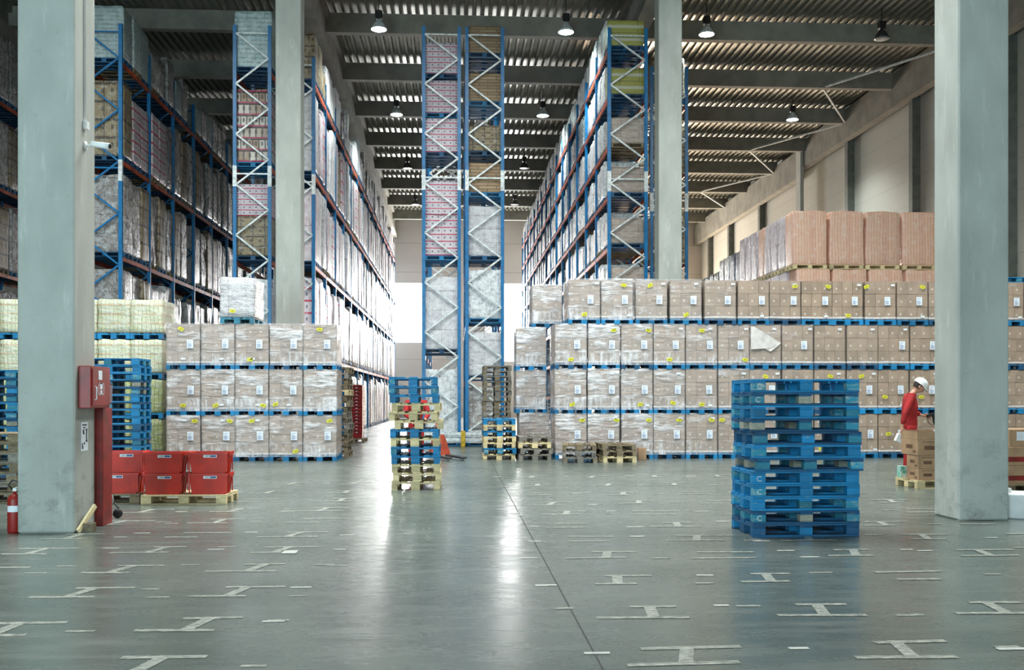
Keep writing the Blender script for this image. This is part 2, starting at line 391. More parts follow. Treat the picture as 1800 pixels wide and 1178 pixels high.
# floor with its joint and tape marks
fb=MB(); fb.add([(-30,-14,0),(20,-14,0),(20,80,0),(-30,80,0)],[(0,1,2,3)],0)
zq=[0]
def quad(pts,mi,z): zq[0]+=1; fb.add([(x,y,z+zq[0]*8e-6) for x,y in pts],[(0,1,2,3)],mi)
jx=FL(970,1010).x
quad([(jx-.006,-5),(jx+.006,-5),(jx+.006,25),(jx-.006,25)],3,.001)
quad([(-9,11.35),(-4,11.35),(-4,11.36),(-9,11.36)],3,.001)
def rect(x,y,w,h,ang,mi,z=.0015):
    c,s=math.cos(ang),math.sin(ang)
    quad([(x+c*a*w/2-s*b*h/2,y+s*a*w/2+c*b*h/2) for a,b in ((-1,-1),(1,-1),(1,1),(-1,1))],mi,z)
def imark(x,y,flip=1,w=.5,d=.36,full=True):
    j=lambda a:rnd.uniform(-a,a)
    rect(x-.08*flip+j(.05),y+d/2,w+j(.16),.065,j(.05),1)
    rect(x+.08*flip+j(.05),y-d/2,w+j(.16),.065,j(.05),1)
    if full: rect(x,y,.085,d*1.2,R(12)*flip+j(.1),1,.0018)
for X in (-5.4,-4.2,-2.98,-1.78):
    for Y in (5.75,6.75,7.93,9.08,10.2,11.3,12.5,13.7,15.0,16.4,18):
        if X<-4.5 and Y>10.5: continue
        imark(X+rnd.uniform(-.06,.06),Y+rnd.uniform(-.08,.08),-1 if X<0 else 1,full=rnd.random()<.8)
        for k in range(rnd.choice((1,2,2))):
            rect(X+.62+rnd.uniform(-.12,.12),Y+rnd.uniform(-.2,.2),rnd.uniform(.1,.2),.045,rnd.uniform(-.05,.05),rnd.choice((1,2)))
for X in (1.4,2.65,3.88,5.15,6.4):
    for Y in (4.9,5.9,7.05,8.3,9.6,10.65,11.9,13.1,14.4,15.8,17.4,19.2):
        imark(X+rnd.uniform(-.06,.06),Y+rnd.uniform(-.08,.08),-1,full=rnd.random()<.75)
        for k in range(rnd.choice((1,2,2))):
            rect(X-.6+rnd.uniform(-.12,.12),Y+rnd.uniform(-.25,.25),rnd.uniform(.1,.22),.05,rnd.uniform(-.05,.05),rnd.choice((1,2,2)))
p=FL(510,971); rect(p.x,p.y,.14,.2,0,2)
for (px,py) in ((485,1004),(420,1004)): pass
floor=setting(fb.obj('floor',[M['floor'],M['tape'],M['tape2'],M['joint']]),'floor')

YB=79.0
ZD=15.75
# ceiling deck: trapezoid ribs along Y
def deck(x0,x1,y0,y1,z,pitch=.3,h=.1):
    b=MB(); n=int((x1-x0)/pitch); prof=[]
    for i in range(n):
        x=x0+i*pitch; prof+=[(x,z),(x+.09,z),(x+.13,z+h),(x+.26,z+h)]
    prof.append((x0+n*pitch,z))
    ys=[y0+(y1-y0)*k/8 for k in range(9)]
    vs=[(x,y,zz) for y in ys for x,zz in prof]; m=len(prof)
    b.add(vs,[(k*m+i,k*m+m+i,k*m+m+i+1,k*m+i+1) for k in range(8) for i in range(m-1)],0)
    return b
setting(deck(-30,20.1,-14,80,ZD).obj('ceiling',M['deck']),'ceiling')
# walls
def wall(name,x0,x1,y0,y1,z0,z1,m): return setting(MB().box(x0,x1,y0,y1,z0,z1).obj(name,m),name)
wall('wall_right',19.6,19.8,-14,YB+.2,0,15.7,M['wall'])
wall('wall_left',-30.2,-30,-14,YB+.2,0,15.7,M['wallpost'])
# back wall with two window openings and an added hidden one for warm fill
def holed(name,y0,y1,x0,x1,z0,z1,holes,m):
    b=MB(); xs=x0
    for hx0,hx1,hz0,hz1 in sorted(holes):
        b.box(xs,hx0,y0,y1,z0,z1); b.box(hx0,hx1,y0,y1,z0,hz0); b.box(hx0,hx1,y0,y1,hz1,z1); xs=hx1
    b.box(xs,x1,y0,y1,z0,z1); return setting(b.obj(name,m),name)
bw=[(-7.2,-1.6,5.9,10.65),(2.2,8.6,4.4,10.65),(10.6,18.0,.3,5.6)]
holed('wall_back',YB,YB+.2,-30,19.8,0,15.8,bw,M['wallback'])
def window(i,x0,x1,y,z0,z1,m,n=4,fy=-1,rot=False):
    w=setting(empty(f'window_{i}',((x0+x1)/2,y,z0)),f'window_{i}')
    b=MB(); b.box((x0-x1)/2,(x1-x0)/2,.08,.1,0,z1-z0).obj('pane',m,w)
    f=MB(); W2=(x1-x0)/2; H=z1-z0
    for a in (0,H): f.box(-W2,W2,0,.08,a-.04,a+.04)
    for a in (-W2,W2): f.box(a-.04,a+.04,0,.08,0,H)
    f.obj('window_frame',M['galv'],w); return w
for i,(a,b_,c_,d_) in enumerate(bw): window(i+1,a,b_,YB+.02,c_,d_,M['warm_fill'] if i==2 else M['daylight'])  # third pane is an added warm fill, hidden behind the loads
# front wall behind the camera with two loading openings
holed('wall_front',-14.2,-14,-30,19.8,0,15.8,[(-16,-4,.0,9),(4,13,.0,6)],M['wall'])

# beams along X (purlins) and along Y
YBM=[15.3,20.75,26.2,31.65,37.1,42.55,47.95,53.5,58.95,64.4,69.85,75.3]
ntrim=[0]
def trim(b,m,name='trim'):
    ntrim[0]+=1; return setting(b.obj('trim',m),f'trim_{ntrim[0]}')
for y in YBM:
    b=MB(); prof=[(-.16,15.0),(.16,15.0),(.2,15.7),(-.2,15.7)]
    vs=[(x,y+a,z) for x in (-29.9,19.2) for a,z in prof]
    b.add(vs,[(0,1,2,3),(7,6,5,4),(0,4,5,1),(1,5,6,2),(2,6,7,3),(3,7,4,0)])
    trim(b,M['beamconc'])
for X in (-16.3,-4.93,6.28):
    b=MB(); b.box(X-.12,X+.12,15.3,YB,14.3,15.5); b.box(X-.27,X+.27,15.3,YB,14.15,14.38); b.box(X-.27,X+.27,15.3,YB,15.45,15.72); trim(b,M['beamconc'])
b=MB(); b.box(18.95,19.35,14,54.3,14.2,15.65); trim(b,M['beamconc'])
b=MB(); b.box(18.95,19.35,54.5,YB,13.8,15.3); trim(b,M['beamconc'])
for y,w in ((41.3,.34),(48.3,.36),(62.6,.4),(69.8,.4),(34,.36),(75.5,.4)):
    trim(MB().box(19.25,19.6,y-w/2,y+w/2,0,15.4),M['wallpost'])
# diagonal roof braces beside the right wall
for i in (3,5,7,9):
    b=MB()
    for k in (-1,1): b.bar((15.9,YBM[i],15.05),(18.95,YBM[i+k]-k*.2,15.05),.07)
    trim(b,M['galv'])

# ------------------------------------------------------------------ columns
def column(x0,x1,y0,y1,label,ztop=15.0,corbel=True):
    r=empty('concrete_column',((x0+x1)/2,(y0+y1)/2,0)); tag(r,label,'column')
    w=(x1-x0)/2; d=(y1-y0)/2
    MB().bbox(-w,w,-d,d,0,ztop,b=.02).obj('shaft',M['concrete'],r); return r
# front left: face at px 33..131, base y 938
yL=FL(90,938).y; xl0=XA(30,yL); xl1=XA(131,yL)
colL=column(xl0,xl1,yL,yL+.64,'near left square concrete column with red fire cabinet on its side')
yR=FL(1730,915).y; xr0=XA(1685,yR); xr1=XA(1774,yR)
colR=column(xr0,xr1,yR,yR+.64,'near right square concrete column at the right edge beside the white helmeted worker')
y2=29.2; a0=XA(484,y2); a1=XA(529,y2)
col2=column(a0,a1,y2,y2+.66,'far concrete column standing between the two left racks',14.2)
c0=XA(1158,y2); c1=XA(1199,y2)
col3=column(c0,c1,y2,y2+.66,'far concrete column in front of the right blue racks',14.2)
yc=53.6; column(XA(1407,yc),19.0,yc,yc+.75,'wall column under the roof edge beam above the pink loads',15.5)

# ------------------------------------------------------------------ racks
def frame_meshes(w,h,pitch=.79):
    b=MB(); 
    for x in (-w/2+.05,w/2-.05): b.box(x-.055,x+.055,-.045,.045,0,h); b.box(x-.09,x+.09,-.08,.08,0,.012)
    u=b.mesh('upright_frame',M['rackblue'])
    g=MB(); z=h-.25; k=0; xi,xo=-w/2+.09,w/2-.09
    g.bar((xi,-.02,z),(xo,-.02,z),.04); 
    while z-pitch>.3:
        g.bar((xi if k%2==0 else xo,-.02,z),(xo if k%2==0 else xi,-.02,z-pitch),.052); z-=pitch; k+=1
    g.bar((xi,-.02,z),(xo,-.02,z),.04); g.bar((xi,-.02,8.55),(xo,-.02,8.55),.045)
    return u,g.mesh('bracing',M['galv']),MB().box(-.06,.06,-.05,.05,8.15,8.8).mesh('splice_sleeve',M['galv'])
BAY=2.8
ALL=[]   # candidate loads: (dist, x,y,z,h,kind,rackname,level word,index)
def rack(label,x0,x1,y0,nb,h,levels,cap=100,brace='galv'):
    w=x1-x0; r=empty('pallet_rack',((x0+x1)/2,y0,0)); tag(r,label,'rack','tall blue pallet racks')
    u,g,s=frame_meshes(w,h)
    for i in range(nb+1):
        f=inst('upright_frame',u,r,(0,i*BAY,0)); inst('bracing',g,f,m=M[brace])
        if i==0:
            for x in (-w/2+.05,w/2-.05): inst('splice_sleeve',s,f,(x,0,0))
    bm_=MB()
    for x in (-w/2+.03,w/2-.03):
        bm_.box(x-.025,x+.025,.06,BAY-.06,-.13,0)
    me=bm_.mesh('beam',M['orange']); n=0; rest=MB()
    for i in range(nb):
        for z in levels:
            if n<cap: inst('beam',me,r,(0,i*BAY,z)); n+=1
            else:
                for x in (-w/2+.03,w/2-.03): rest.box(x-.025,x+.025,i*BAY+.06,(i+1)*BAY-.06,z-.13,z)
    if rest.v: o=rest.obj('beam',M['orange'],r); o['kind']='stuff'
    return r
YF_L1,YF_L2,YF_L3,YF_C,YF_R,YF_R2=31.0,31.6,32.7,31.8,31.7,35.0
L1x=(XA(211,YF_L1)-1.12,XA(215,YF_L1)); L2x=(XA(410,YF_L2),XA(477,YF_L2)); L3x=(XA(554,YF_L3)-1.17,XA(554,YF_L3))
C1x=(XA(742,YF_C),XA(810,YF_C)); C2x=(XA(818,YF_C),XA(886,YF_C)); R1x=(XA(1068,YF_R),XA(1138,YF_R)); R2x=(XA(1143,YF_R2),XA(1209,YF_R2))
LZ=[2.92,5.86,8.8,11.8]
rack('far left tall pallet rack seen just right of the near left column',L1x[0],L1x[1],YF_L1,9,12.95,LZ,brace='rackblue')
rack('narrow looking tall pallet rack end frame left of the far left column',L2x[0],L2x[1],YF_L2,2,13.2,LZ)
rack('long pallet rack lining the left side of the left bright aisle',L3x[0],L3x[1],YF_L3,15,12.6,LZ)
C1Z=[2.95,5.94,9.25,10.5,11.76]; C2Z=[2.1,3.94,5.94,7.98,9.3,10.9,12.45]
rack('left one of two twinned centre racks, holding red lined trays',C1x[0],C1x[1],YF_C,3,13.36,C1Z)
rack('right one of two twinned centre racks, with brown boards on top',C2x[0],C2x[1],YF_C,3,13.36,C2Z)
R1Z=[1.6,3.2,4.78,6.36,8.0,9.6,11.18,12.74]
rack('long pallet rack lining the right aisle with olive boxes at its top',R1x[0],R1x[1],YF_R,15,13.4,R1Z)
rack('pallet rack partly hidden behind the far right column',R2x[0],R2x[1],YF_R2,3,13.3,[3.2,6.36,9.6,12.0])
XM1=-15.75
rack('dark pallet rack at the left picture edge beyond the near left column',XM1-1.15,XM1,29.5,5,12.9,LZ)

# wrapped load mesh variants (unit: 1.22 x .84 x 1.0 tall)
def lump(seed,amp=.018,nx=8,nz=10):
    bm=bmesh.new(); bmesh.ops.create_cube(bm,size=1)
    bmesh.ops.bevel(bm,geom=bm.edges[:],offset=.03,segments=1,affect='EDGES')
    bmesh.ops.subdivide_edges(bm,edges=bm.edges[:],cuts=5,use_grid_fill=True)
    for v in bm.verts:
        p=v.co.copy(); q=Vector((p.x*3+seed*7,p.y*3,p.z*4)); n=mnoise.noise_vector(q)
        v.co.x=p.x*1.2+n.x*amp*1.3; v.co.y=p.y*.8+n.y*amp*1.3; v.co.z=(p.z+.5)+(n.z*amp if p.z>0 else 0)
    return MB().bm(bm,0,True).mesh('wrapped_goods',LM['silver'])
LUMP=[lump(s,.014+.008*(s%3)) for s in range(6)]
KN={'beige':'beige film-wrapped','silver':'silver film-wrapped','silver2':'grey film-wrapped','white':'white film-wrapped','pinkline':'white red-lined tray','mixed':'mixed white and brown tray','teal':'pale teal crate','brown':'brown board','tan':'tan film-wrapped carton','olive':'olive printed box','jars':'pale film-wrapped jar','greenjars':'green wrapped jar','pink':'pink carton','purple':'mauve film-wrapped','navy':'navy film-wrapped','bluegrey':'blue-grey film-wrapped'}
def load(x,y,z,h,kind,label,group,pal='blue_dark',rz=0,sx=1,sy=1,lean=0,name='wrapped_pallet_load',segs=None):
    r=empty(name,(x,y,z),rz); tag(r,label,'pallet load',group)
    inst('pallet',ME_PAL,r,m=M[pal])
    segs=segs or [(h,kind)]
    zz=.144
    if name=='wrapped_pallet_load' and rz==0: sx*=.97
    for hh,kk in segs:
        inst('wrapped_goods' if kk not in('brown','olive') else 'goods',LUMP[rnd.randrange(6)],r,(0,0,zz),(0,lean,0),LM[kk],(sx,sy,hh)); zz+=hh
    return r
def cand(rackname,rx,y0,bays,levels,hfun,kfun,zmin=None,levname=None,vis=None,sy=1):
    xc=(rx[0]+rx[1])/2
    for b in bays:
        for j in range(3):
            y=y0+b*BAY+.5+.9*j
            for li,z in enumerate(levels):
                if vis and not vis(b,j,li): continue
                if rnd.random()<.03 and b>0: continue
                h=hfun(b,j,li); k=kfun(b,j,li)
                ALL.append([math.hypot(xc,y),xc+rnd.uniform(-.03,.03),y+rnd.uniform(-.02,.02),z,h,k,rackname,li,b*3+j,len(levels)])
def kL3(b,j,li):
    if li==4: 
        if b<1: return 'tan'
        return rnd.choice(('silver','white','white','silver2'))
    if b<2: return ('silver','pinkline','purple','white')[li%4] if j<1 else rnd.choice(('white','pinkline','purple','silver'))
    return rnd.choice(('silver','silver','white','white','purple','silver2','pinkline','tan'))
def hL3(b,j,li):
    if li==4: return rnd.choice((1.2,1.5,.9)) if b<1 else rnd.uniform(.7,1.9)
    return rnd.uniform(2.15,2.55)
cand('left aisle rack',L3x,YF_L3,range(15),[0]+LZ,hL3,kL3,vis=lambda b,j,li:not(li==0 and b<3))
def kL1(b,j,li):
    if li==3: return 'teal' if b==0 else rnd.choice(('teal','silver2','silver2'))
    if b==0 and j==0: return ('silver2','silver2','tan','teal')[li]
    if li==2: return 'pinkline' if b==0 or (b==1 and j<2) else rnd.choice(('tan','silver2','silver2'))
    return rnd.choice(('silver2','silver','silver2','tan'))
def hL1(b,j,li):
    if li==3: return 1.6 if b==0 else rnd.uniform(1.0,1.7)
    if li==2 and b==0: return 2.3 if j==0 else 2.0
    return rnd.uniform(2.1,2.45)
cand('far left rack',L1x,YF_L1,range(8),LZ,hL1,kL1)
cand('left edge rack',(XM1-1.15,XM1),29.5,range(1,4),LZ,lambda b,j,li:2.2,lambda b,j,li:rnd.choice(('silver2','tan')))
def kR(b,j,li):
    if j==0 and b==0: return {7:'olive',6:'olive'}.get(li,'beige')
    return rnd.choice(('silver','silver','white','bluegrey' if rnd.random()<.3 else 'silver'))
cand('right aisle rack',R1x,YF_R,range(15),R1Z,lambda b,j,li:(.82 if b==0 and j==0 else rnd.uniform(.9,1.22)),kR,vis=lambda b,j,li: li>=2 or b>=10)
cand('column-hidden right rack',R2x,YF_R2,range(2),[6.36,9.6,12.0],lambda b,j,li:1.5,lambda b,j,li:'tan',vis=lambda b,j,li:j==0)
ALL.sort(key=lambda a:a[0])
NTOT=255
REST=ALL[NTOT:]
for a in ALL[:NTOT]:
    d,x,y,z,h,k,rn,li,idx,nl=a
    lev='floor' if z==0 else ('top beam' if li==nl-1 else f'{ORD[nl-1-li]} beam down')
    load(x,y,z,h,k,f'{KN[k]} load, {ORD[idx]} from front, {lev}, {rn}',f'wrapped loads stored in {rn}',pal=rnd.choice(('blue_dark','blue_dark','oldwood')) ,segs=None)
# goods further down the aisles, beyond counting
rb=MB(); kinds=sorted({a[5] for a in REST}); pv=[v.co.copy() for v in ME_PAL.vertices]; pf=[tuple(p.vertices) for p in ME_PAL.polygons]
for d,x,y,z,h,k,rn,li,idx,nl in REST:
    me=LUMP[rnd.randrange(6)]
    rb.add([(x+v.co.x*.97,y+v.co.y*.96,z+.144+v.co.z*h) for v in me.vertices],[tuple(p.vertices) for p in me.polygons],kinds.index(k),True)
    rb.add([(x+v.x,y+v.y,z+v.z) for v in pv],pf,len(kinds))
if REST:
    o=rb.obj('wrapped_pallet_loads',[LM[k] for k in kinds]+[M['blue_dark']])
    tag(o,'rows of film-wrapped loads at the far ends of the two long aisle racks','pallet loads',kind='stuff')

# front loads of the centre racks and the L2 rack (level, height, kind)
def frontloads(rx,y0,rows,rname,group,sx=1.0):
    xc=(rx[0]+rx[1])/2
    for i,(z,segs,word) in enumerate(rows):
        for j in range(2):
            sg=[(h*rnd.uniform(.97,1.0) if j else h,k) for h,k in segs]
            load(xc,y0+.5+j*.9,z,0,segs[0][1],f'{word}, {("nearest","second in","third in")[j]}, {rname}',group,pal='blue' if i%2 else 'blue_dark',sx=sx*.97,segs=sg)
frontloads(C1x,YF_C,[
 (11.76,[(1.0,'pinkline')],'white trays with red lines on the top beam'),
 (10.5,[(1.04,'pinkline')],'white trays with red lines on the second beam down'),
 (9.25,[(1.08,'pinkline')],'white trays with red lines on the third beam down'),
 (5.94,[(1.3,'pinkline'),(1.12,'pinkline')],'tall double load of red lined trays at mid height'),
 (2.95,[(2.3,'white')],'white glossy film-wrapped load on the lowest beam'),
 (0,[(2.3,'silver')],'silver film-wrapped load standing at floor level')],'left centre rack','loads of the left centre rack')
frontloads(C2x,YF_C,[
 (12.45,[(.85,'brown')],'brown boards on the very top beam'),
 (10.9,[(.9,'brown')],'brown boards on the second beam down'),
 (9.3,[(.82,'tan')],'tan sacks on the third beam down'),
 (7.98,[(.95,'brown')],'brown stacked boards on the fourth beam down'),
 (5.94,[(1.6,'white')],'pale wrapped load at mid height'),
 (3.94,[(1.55,'silver')],'silver wrapped load below mid height'),
 (2.1,[(1.4,'white')],'white wrapped load on the lowest beam'),
 (0,[(1.7,'silver2')],'grey wrapped load standing at floor level')],'right centre rack','loads of the right centre rack')
frontloads(L2x,YF_L2,[
 (11.8,[(1.75,'teal')],'pale teal wrapped crates on the top beam'),
 (8.8,[(2.3,'mixed')],'mixed brown and white trays on the second beam down'),
 (5.86,[(1.25,'tan'),(1.0,'pinkline')],'red lined trays above tan sacks, third beam down'),
 (2.92,[(2.2,'silver')],'silver wrapped load on the lowest beam'),
 (0,[(2.2,'silver')],'silver wrapped load at floor level')],'rack left of column','loads of the rack left of the far left column')
# guard rail in front of the centre racks
g=empty('rack_guard_rail',((C1x[0]+C2x[1])/2,YF_C-.35,0)); tag(g,'galvanised guard rail with a yellow post at the foot of the centre racks','guard rail')
wg=(C2x[1]-C1x[0])/2
b=MB()
for z0 in (.12,.3): b.box(-wg,wg,-.03,.03,z0,z0+.15); b.box(-wg,wg,-.05,-.03,z0+.05,z0+.1)
b.obj('rail',M['galv'],g)
px=XA(814,YF_C-.35)-g.location.x
MB().bbox(px-.07,px+.07,-.1,-.05,0,.5,b=.01).obj('post',M['yellow_paint'],g)

# ------------------------------------------------------------------ carton loads (the two walls of pallets)
CARW,CARD,CH=.261,1.16,.312
def ring(b,cx,cz,r,y,mi):
    n=10
    for k in range(n):
        a,a2=2*math.pi*k/n,2*math.pi*(k+1)/n
        b.add([(cx+r*math.cos(a),y,cz+r*math.sin(a)),(cx+r*math.cos(a2),y,cz+r*math.sin(a2)),(cx+r*.68*math.cos(a2),y,cz+r*.68*math.sin(a2)),(cx+r*.68*math.cos(a),y,cz+r*.68*math.sin(a))],[(0,1,2,3)],mi)
def carton_mesh(v):
    b=MB(); b.bbox(-CARW/2,CARW/2,-CARD/2,CARD/2,0,CH,b=.006)
    ring(b,-.05+.01*v,.13,.027,-CARD/2-.0015,1)
    b.add([(-.05+.01*v-.007,-CARD/2-.002,.112),(-.05+.01*v+.007,-CARD/2-.002,.112),(-.05+.01*v+.007,-CARD/2-.002,.148),(-.05+.01*v-.007,-CARD/2-.002,.148)],[(0,1,2,3)],1)
    b.box(-CARW/2+.001,CARW/2-.001,-CARD/2-.001,-CARD/2,CH*.985,CH*.99,2)
    return b.mesh('carton',[M['carton'],M['ringprint'],M['kraft_dark']])
CART=[carton_mesh(v) for v in range(3)]
def film_mesh(seed,h=.955):
    w,d=.3985,.6; nx,nz,nd=16,18,8; b=MB()
    loop=[(-w+2*w*i/nx,-d) for i in range(nx)]+[(w,-d+2*d*i/nd) for i in range(nd)]+[(w-2*w*i/nx,d) for i in range(nx)]+[(-w,d-2*d*i/nd) for i in range(nd)]
    n=len(loop); vs=[]
    for k in range(nz+1):
        z=.10+ (h+.05)*k/nz
        for (x,y) in loop:
            q=mnoise.noise_vector(Vector((x*6+seed*9,y*5,z*7))); vs.append((x+q.x*.006,y-abs(q.y)*.014,z+q.z*.008))
    b.add(vs,[(k*n+i,k*n+(i+1)%n,(k+1)*n+(i+1)%n,(k+1)*n+i) for k in range(nz) for i in range(n)],0,True)
    return b.mesh('plastic_wrap',M['film'])
FILM=[film_mesh(s) for s in range(5)]
b=MB(); b.box(-.075,.075,-.001,.001,-.105,.105,0)
for k in range(5): b.box(-.055,.02+.03*(k%2),-.0025,-.001,-.085+k*.02,-.077+k*.02,1)
for k in range(2): b.box(-.05,.0+.04*k,-.0025,-.001,.03+k*.03,.036+k*.03,1)
ME_SHEET=b.mesh('address_sheet',[M['paper'],M['ink']])
b=MB(); b.add([(-.075,0,-.03),(.04,0,-.045),(.075,0,.005),(.06,0,.045),(-.06,0,.04)],[(0,1,2,3,4)],0); b.box(-.04,.04,-.002,-.001,-.012,-.004,1); b.box(-.03,.05,-.002,-.001,.008,.014,1)
ME_STK=b.mesh('yellow_sticker',[M['yellow'],M['kraft_dark']])
ME_SML=MB().box(-.05,.05,-.001,.001,-.022,.022,0).mesh('small_label',[M['paper']])
def carton_load(x,y,z,film_glare,label,group,sheet=(.68,.5),yel=None,small=None,pal='blue',hs=1.0,torn=False):
    r=empty('carton_pallet_load',(x,y,z)); tag(r,label,'pallet load',group)
    inst('pallet',ME_PAL,r,rot=(0,0,R(90)),m=M[pal])
    for k in range(3):
        for i in range(3):
            inst('carton',CART[rnd.randrange(3)],r,((i-1)*(CARW+.002)+rnd.uniform(-.003,.003),rnd.uniform(-.004,.004),.145+k*CH*hs),scale=(1,1,hs))
    f=inst('plastic_wrap',FILM[rnd.randrange(5)],r); f.color=(film_glare,film_glare,film_glare,1); f.scale=(1,1,hs)
    yf=-.624
    if sheet: inst('address_sheet',ME_SHEET,r,(-.4+.8*sheet[0],yf,.144+.94*sheet[1]),(0,rnd.uniform(-.03,.03),0))
    if yel: inst('yellow_sticker',ME_STK,r,(-.4+.8*yel[0],yf-.001,.144+.94*yel[1]),(0,rnd.uniform(-.5,.4),0))
    if small: inst('small_label',ME_SML,r,(-.4+.8*small[0],yf,.144+.94*small[1]),(0,rnd.uniform(-.1,.1),0))
    if torn:
        b=MB(); pts=[(-.39,.93),(-.3,.93),(.385,.52),(.3,.44),(.12,.31),(.05,.33),(-.02,.38),(-.39,.36)]
        b.add([(px,-.628-.012*math.sin(i*2.1),.144+pz) for i,(px,pz) in enumerate(pts)],[tuple(range(len(pts)))],0); b.obj('torn_film_flap',M['flap'],r)
    return r
T,Bt=.88,.1
# left block: five columns, three rows
yA=FL(440,811).y+.6; 
LH=1.108
leftcols=[(292,352),(353,412),(413,472),(473,532),(533,592)]
yl=[[(.85,T),(.85,T),(.5,T),(.8,Bt),(.8,T)],[(.5,Bt),(.45,Bt),(.85,Bt),(.2,Bt+.03),None],[(.45,T),None,(.45,Bt),None,(.5,T)]]
ROWN=['bottom','second','third','top']
colname=['left end','second from left','middle','second from right','right end']
for ci,(p0,p1) in enumerate(leftcols):
    x=(XA(p0,yA-.6)+XA(p1,yA-.6))/2
    for k in range(3):
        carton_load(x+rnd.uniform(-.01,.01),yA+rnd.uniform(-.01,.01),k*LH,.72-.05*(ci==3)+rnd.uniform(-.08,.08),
            f'brown wrapped cartons, left pallet wall, {("bottom","middle","top")[k]} row, {colname[ci]} column','left wall of carton pallets',
            sheet=None if (ci==4 and k==1) else (.73+rnd.uniform(-.02,.03),.5),yel=yl[k][ci],small=(rnd.uniform(.5,.7),.9 if k==0 else .12) if rnd.random()<.5 else None,
            pal=rnd.choice(('blue','blue','blue_dark')),hs=1.013)
# white wrapped load on top of left block
x=(XA(386,yA-.6)+XA(447,yA-.6))/2
r=load(x,yA,3*LH,.97,'white','white crumpled film-wrapped load standing alone on top of the left carton wall','lone loads',pal='blue_worn',rz=R(90),sy=1.04)
inst('yellow_sticker',ME_STK,r,(-.645,.1,.3),(0,.1,R(-90)))
# right block
yB=FL(1150,806.6).y+.6; RH=1.128
def fcols():
    e=[976,1034,1093,1149,1206,1263,1318,1375,1432,1489,1544,1600,1656,1712,1768,1824]
    return e
e1=fcols(); rowshift=[0,0,0,24]
Ry=[ {1:(.85,T),2:(.9,T),3:(.85,T),4:(.8,T),5:(.8,T),6:(.1,T),9:(.2,Bt),11:(.3,.5),13:(.5,.9)},
     {1:(.55,Bt),3:(.6,Bt),4:(.6,Bt+.04),5:(.5,Bt),7:(.5,.85),9:(.5,.86),10:(.45,.86),11:(.2,.3),12:(.35,.3)},
     {1:(.5,Bt),2:(.8,T),3:(.85,T),4:(.5,Bt),5:(.5,T),6:(.85,Bt)},
     {1:(.5,Bt),2:(.7,T),3:(.45,T),4:(.5,Bt),7:(.8,T),8:(.85,T),9:(.5,Bt),10:(.02,T),11:(.8,T),12:(.35,T)}]
for row in range(4):
    if row<3: edges=[(a,e1[i+1]-2) for i,a in enumerate(e1[:-1])]
    else:
        e4=[1000,1058,1118,1178,1239,1297,1353,1409,1463,1521,1577,1632,1690,1746,1802]; edges=[(a,a+55) for a in e4]
    for ci,(p0,p1) in enumerate(edges):
        x=(XA(p0,yB-.6)+XA(p0+55,yB-.6))/2
        t_=ci/(len(edges)-1.0); film_glare=max(.08,.8-1.25*max(0,t_-.12)) if row<3 else max(.08,.78-1.5*t_)  # whiter towards the left: glare painted in as film density
        film_glare+=rnd.uniform(-.07,.07)
        carton_load(x+rnd.uniform(-.008,.008),yB+rnd.uniform(-.012,.012),row*RH,film_glare,
            f'brown wrapped cartons, right pallet wall, {ROWN[row]} row, {ORD[ci]} full column from left','right wall of carton pallets',
            sheet=(.72+rnd.uniform(-.03,.04),.5) if not (row==2 and 7<=ci<=9 and ci!=7) and not (row==2 and ci==6) else None,
            yel=Ry[row].get(ci+1),small=(rnd.uniform(.75,.9),.93 if rnd.random()<.7 else .08),
            pal=rnd.choice(('blue','blue','blue_dark')),hs=1.035,torn=(row==2 and ci==6))
# set-back column at the left end of the right block
yS=yB+1.35
for row in range(4):
    p=(911,968) if row==0 else ((905,963) if row<3 else (935,989)); 
    x=(XA(p[0],yS-.6)+XA(p[1],yS-.6))/2
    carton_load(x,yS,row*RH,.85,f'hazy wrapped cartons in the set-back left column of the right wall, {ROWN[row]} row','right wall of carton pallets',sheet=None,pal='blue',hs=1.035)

# ------------------------------------------------------------------ left block B : film-wrapped jars
yJ=FL(220,806.6).y+.6
for ci,(p0,p1) in enumerate([(-58,-2),(-116,-60),(0,55),(56,112),(113,169),(171,228),(229,285)]):
    x=(XA(p0,yJ-.6)+XA(p1,yJ-.6))/2
    for k in range(4):
        if p0>228 and False: continue
        load(x,yJ,k*1.005,.85,'jars' if k>1 else 'greenjars',
             f'film-wrapped jars near the left column, {ROWN[k]} row, {ORD[[1,0,2,3,4,5,6].index(ci) if False else (1,0,2,3,4,5,6)[ci]]} column from the left','loads of wrapped jars',name='jar_pallet_load',pal='blue',rz=R(90),sx=.98,sy=1.0)
x=(XA(257,yJ-.6)+XA(312,yJ-.6))/2
for k in range(3):
    load(x+.0,yJ+.02+1.25,k*1.005,.85,'greenjars' if k<2 else 'jars',f'green wrapped jars beside the left carton wall, {ROWN[k]} row','loads of wrapped jars',name='jar_pallet_load',pal='blue',rz=R(90))

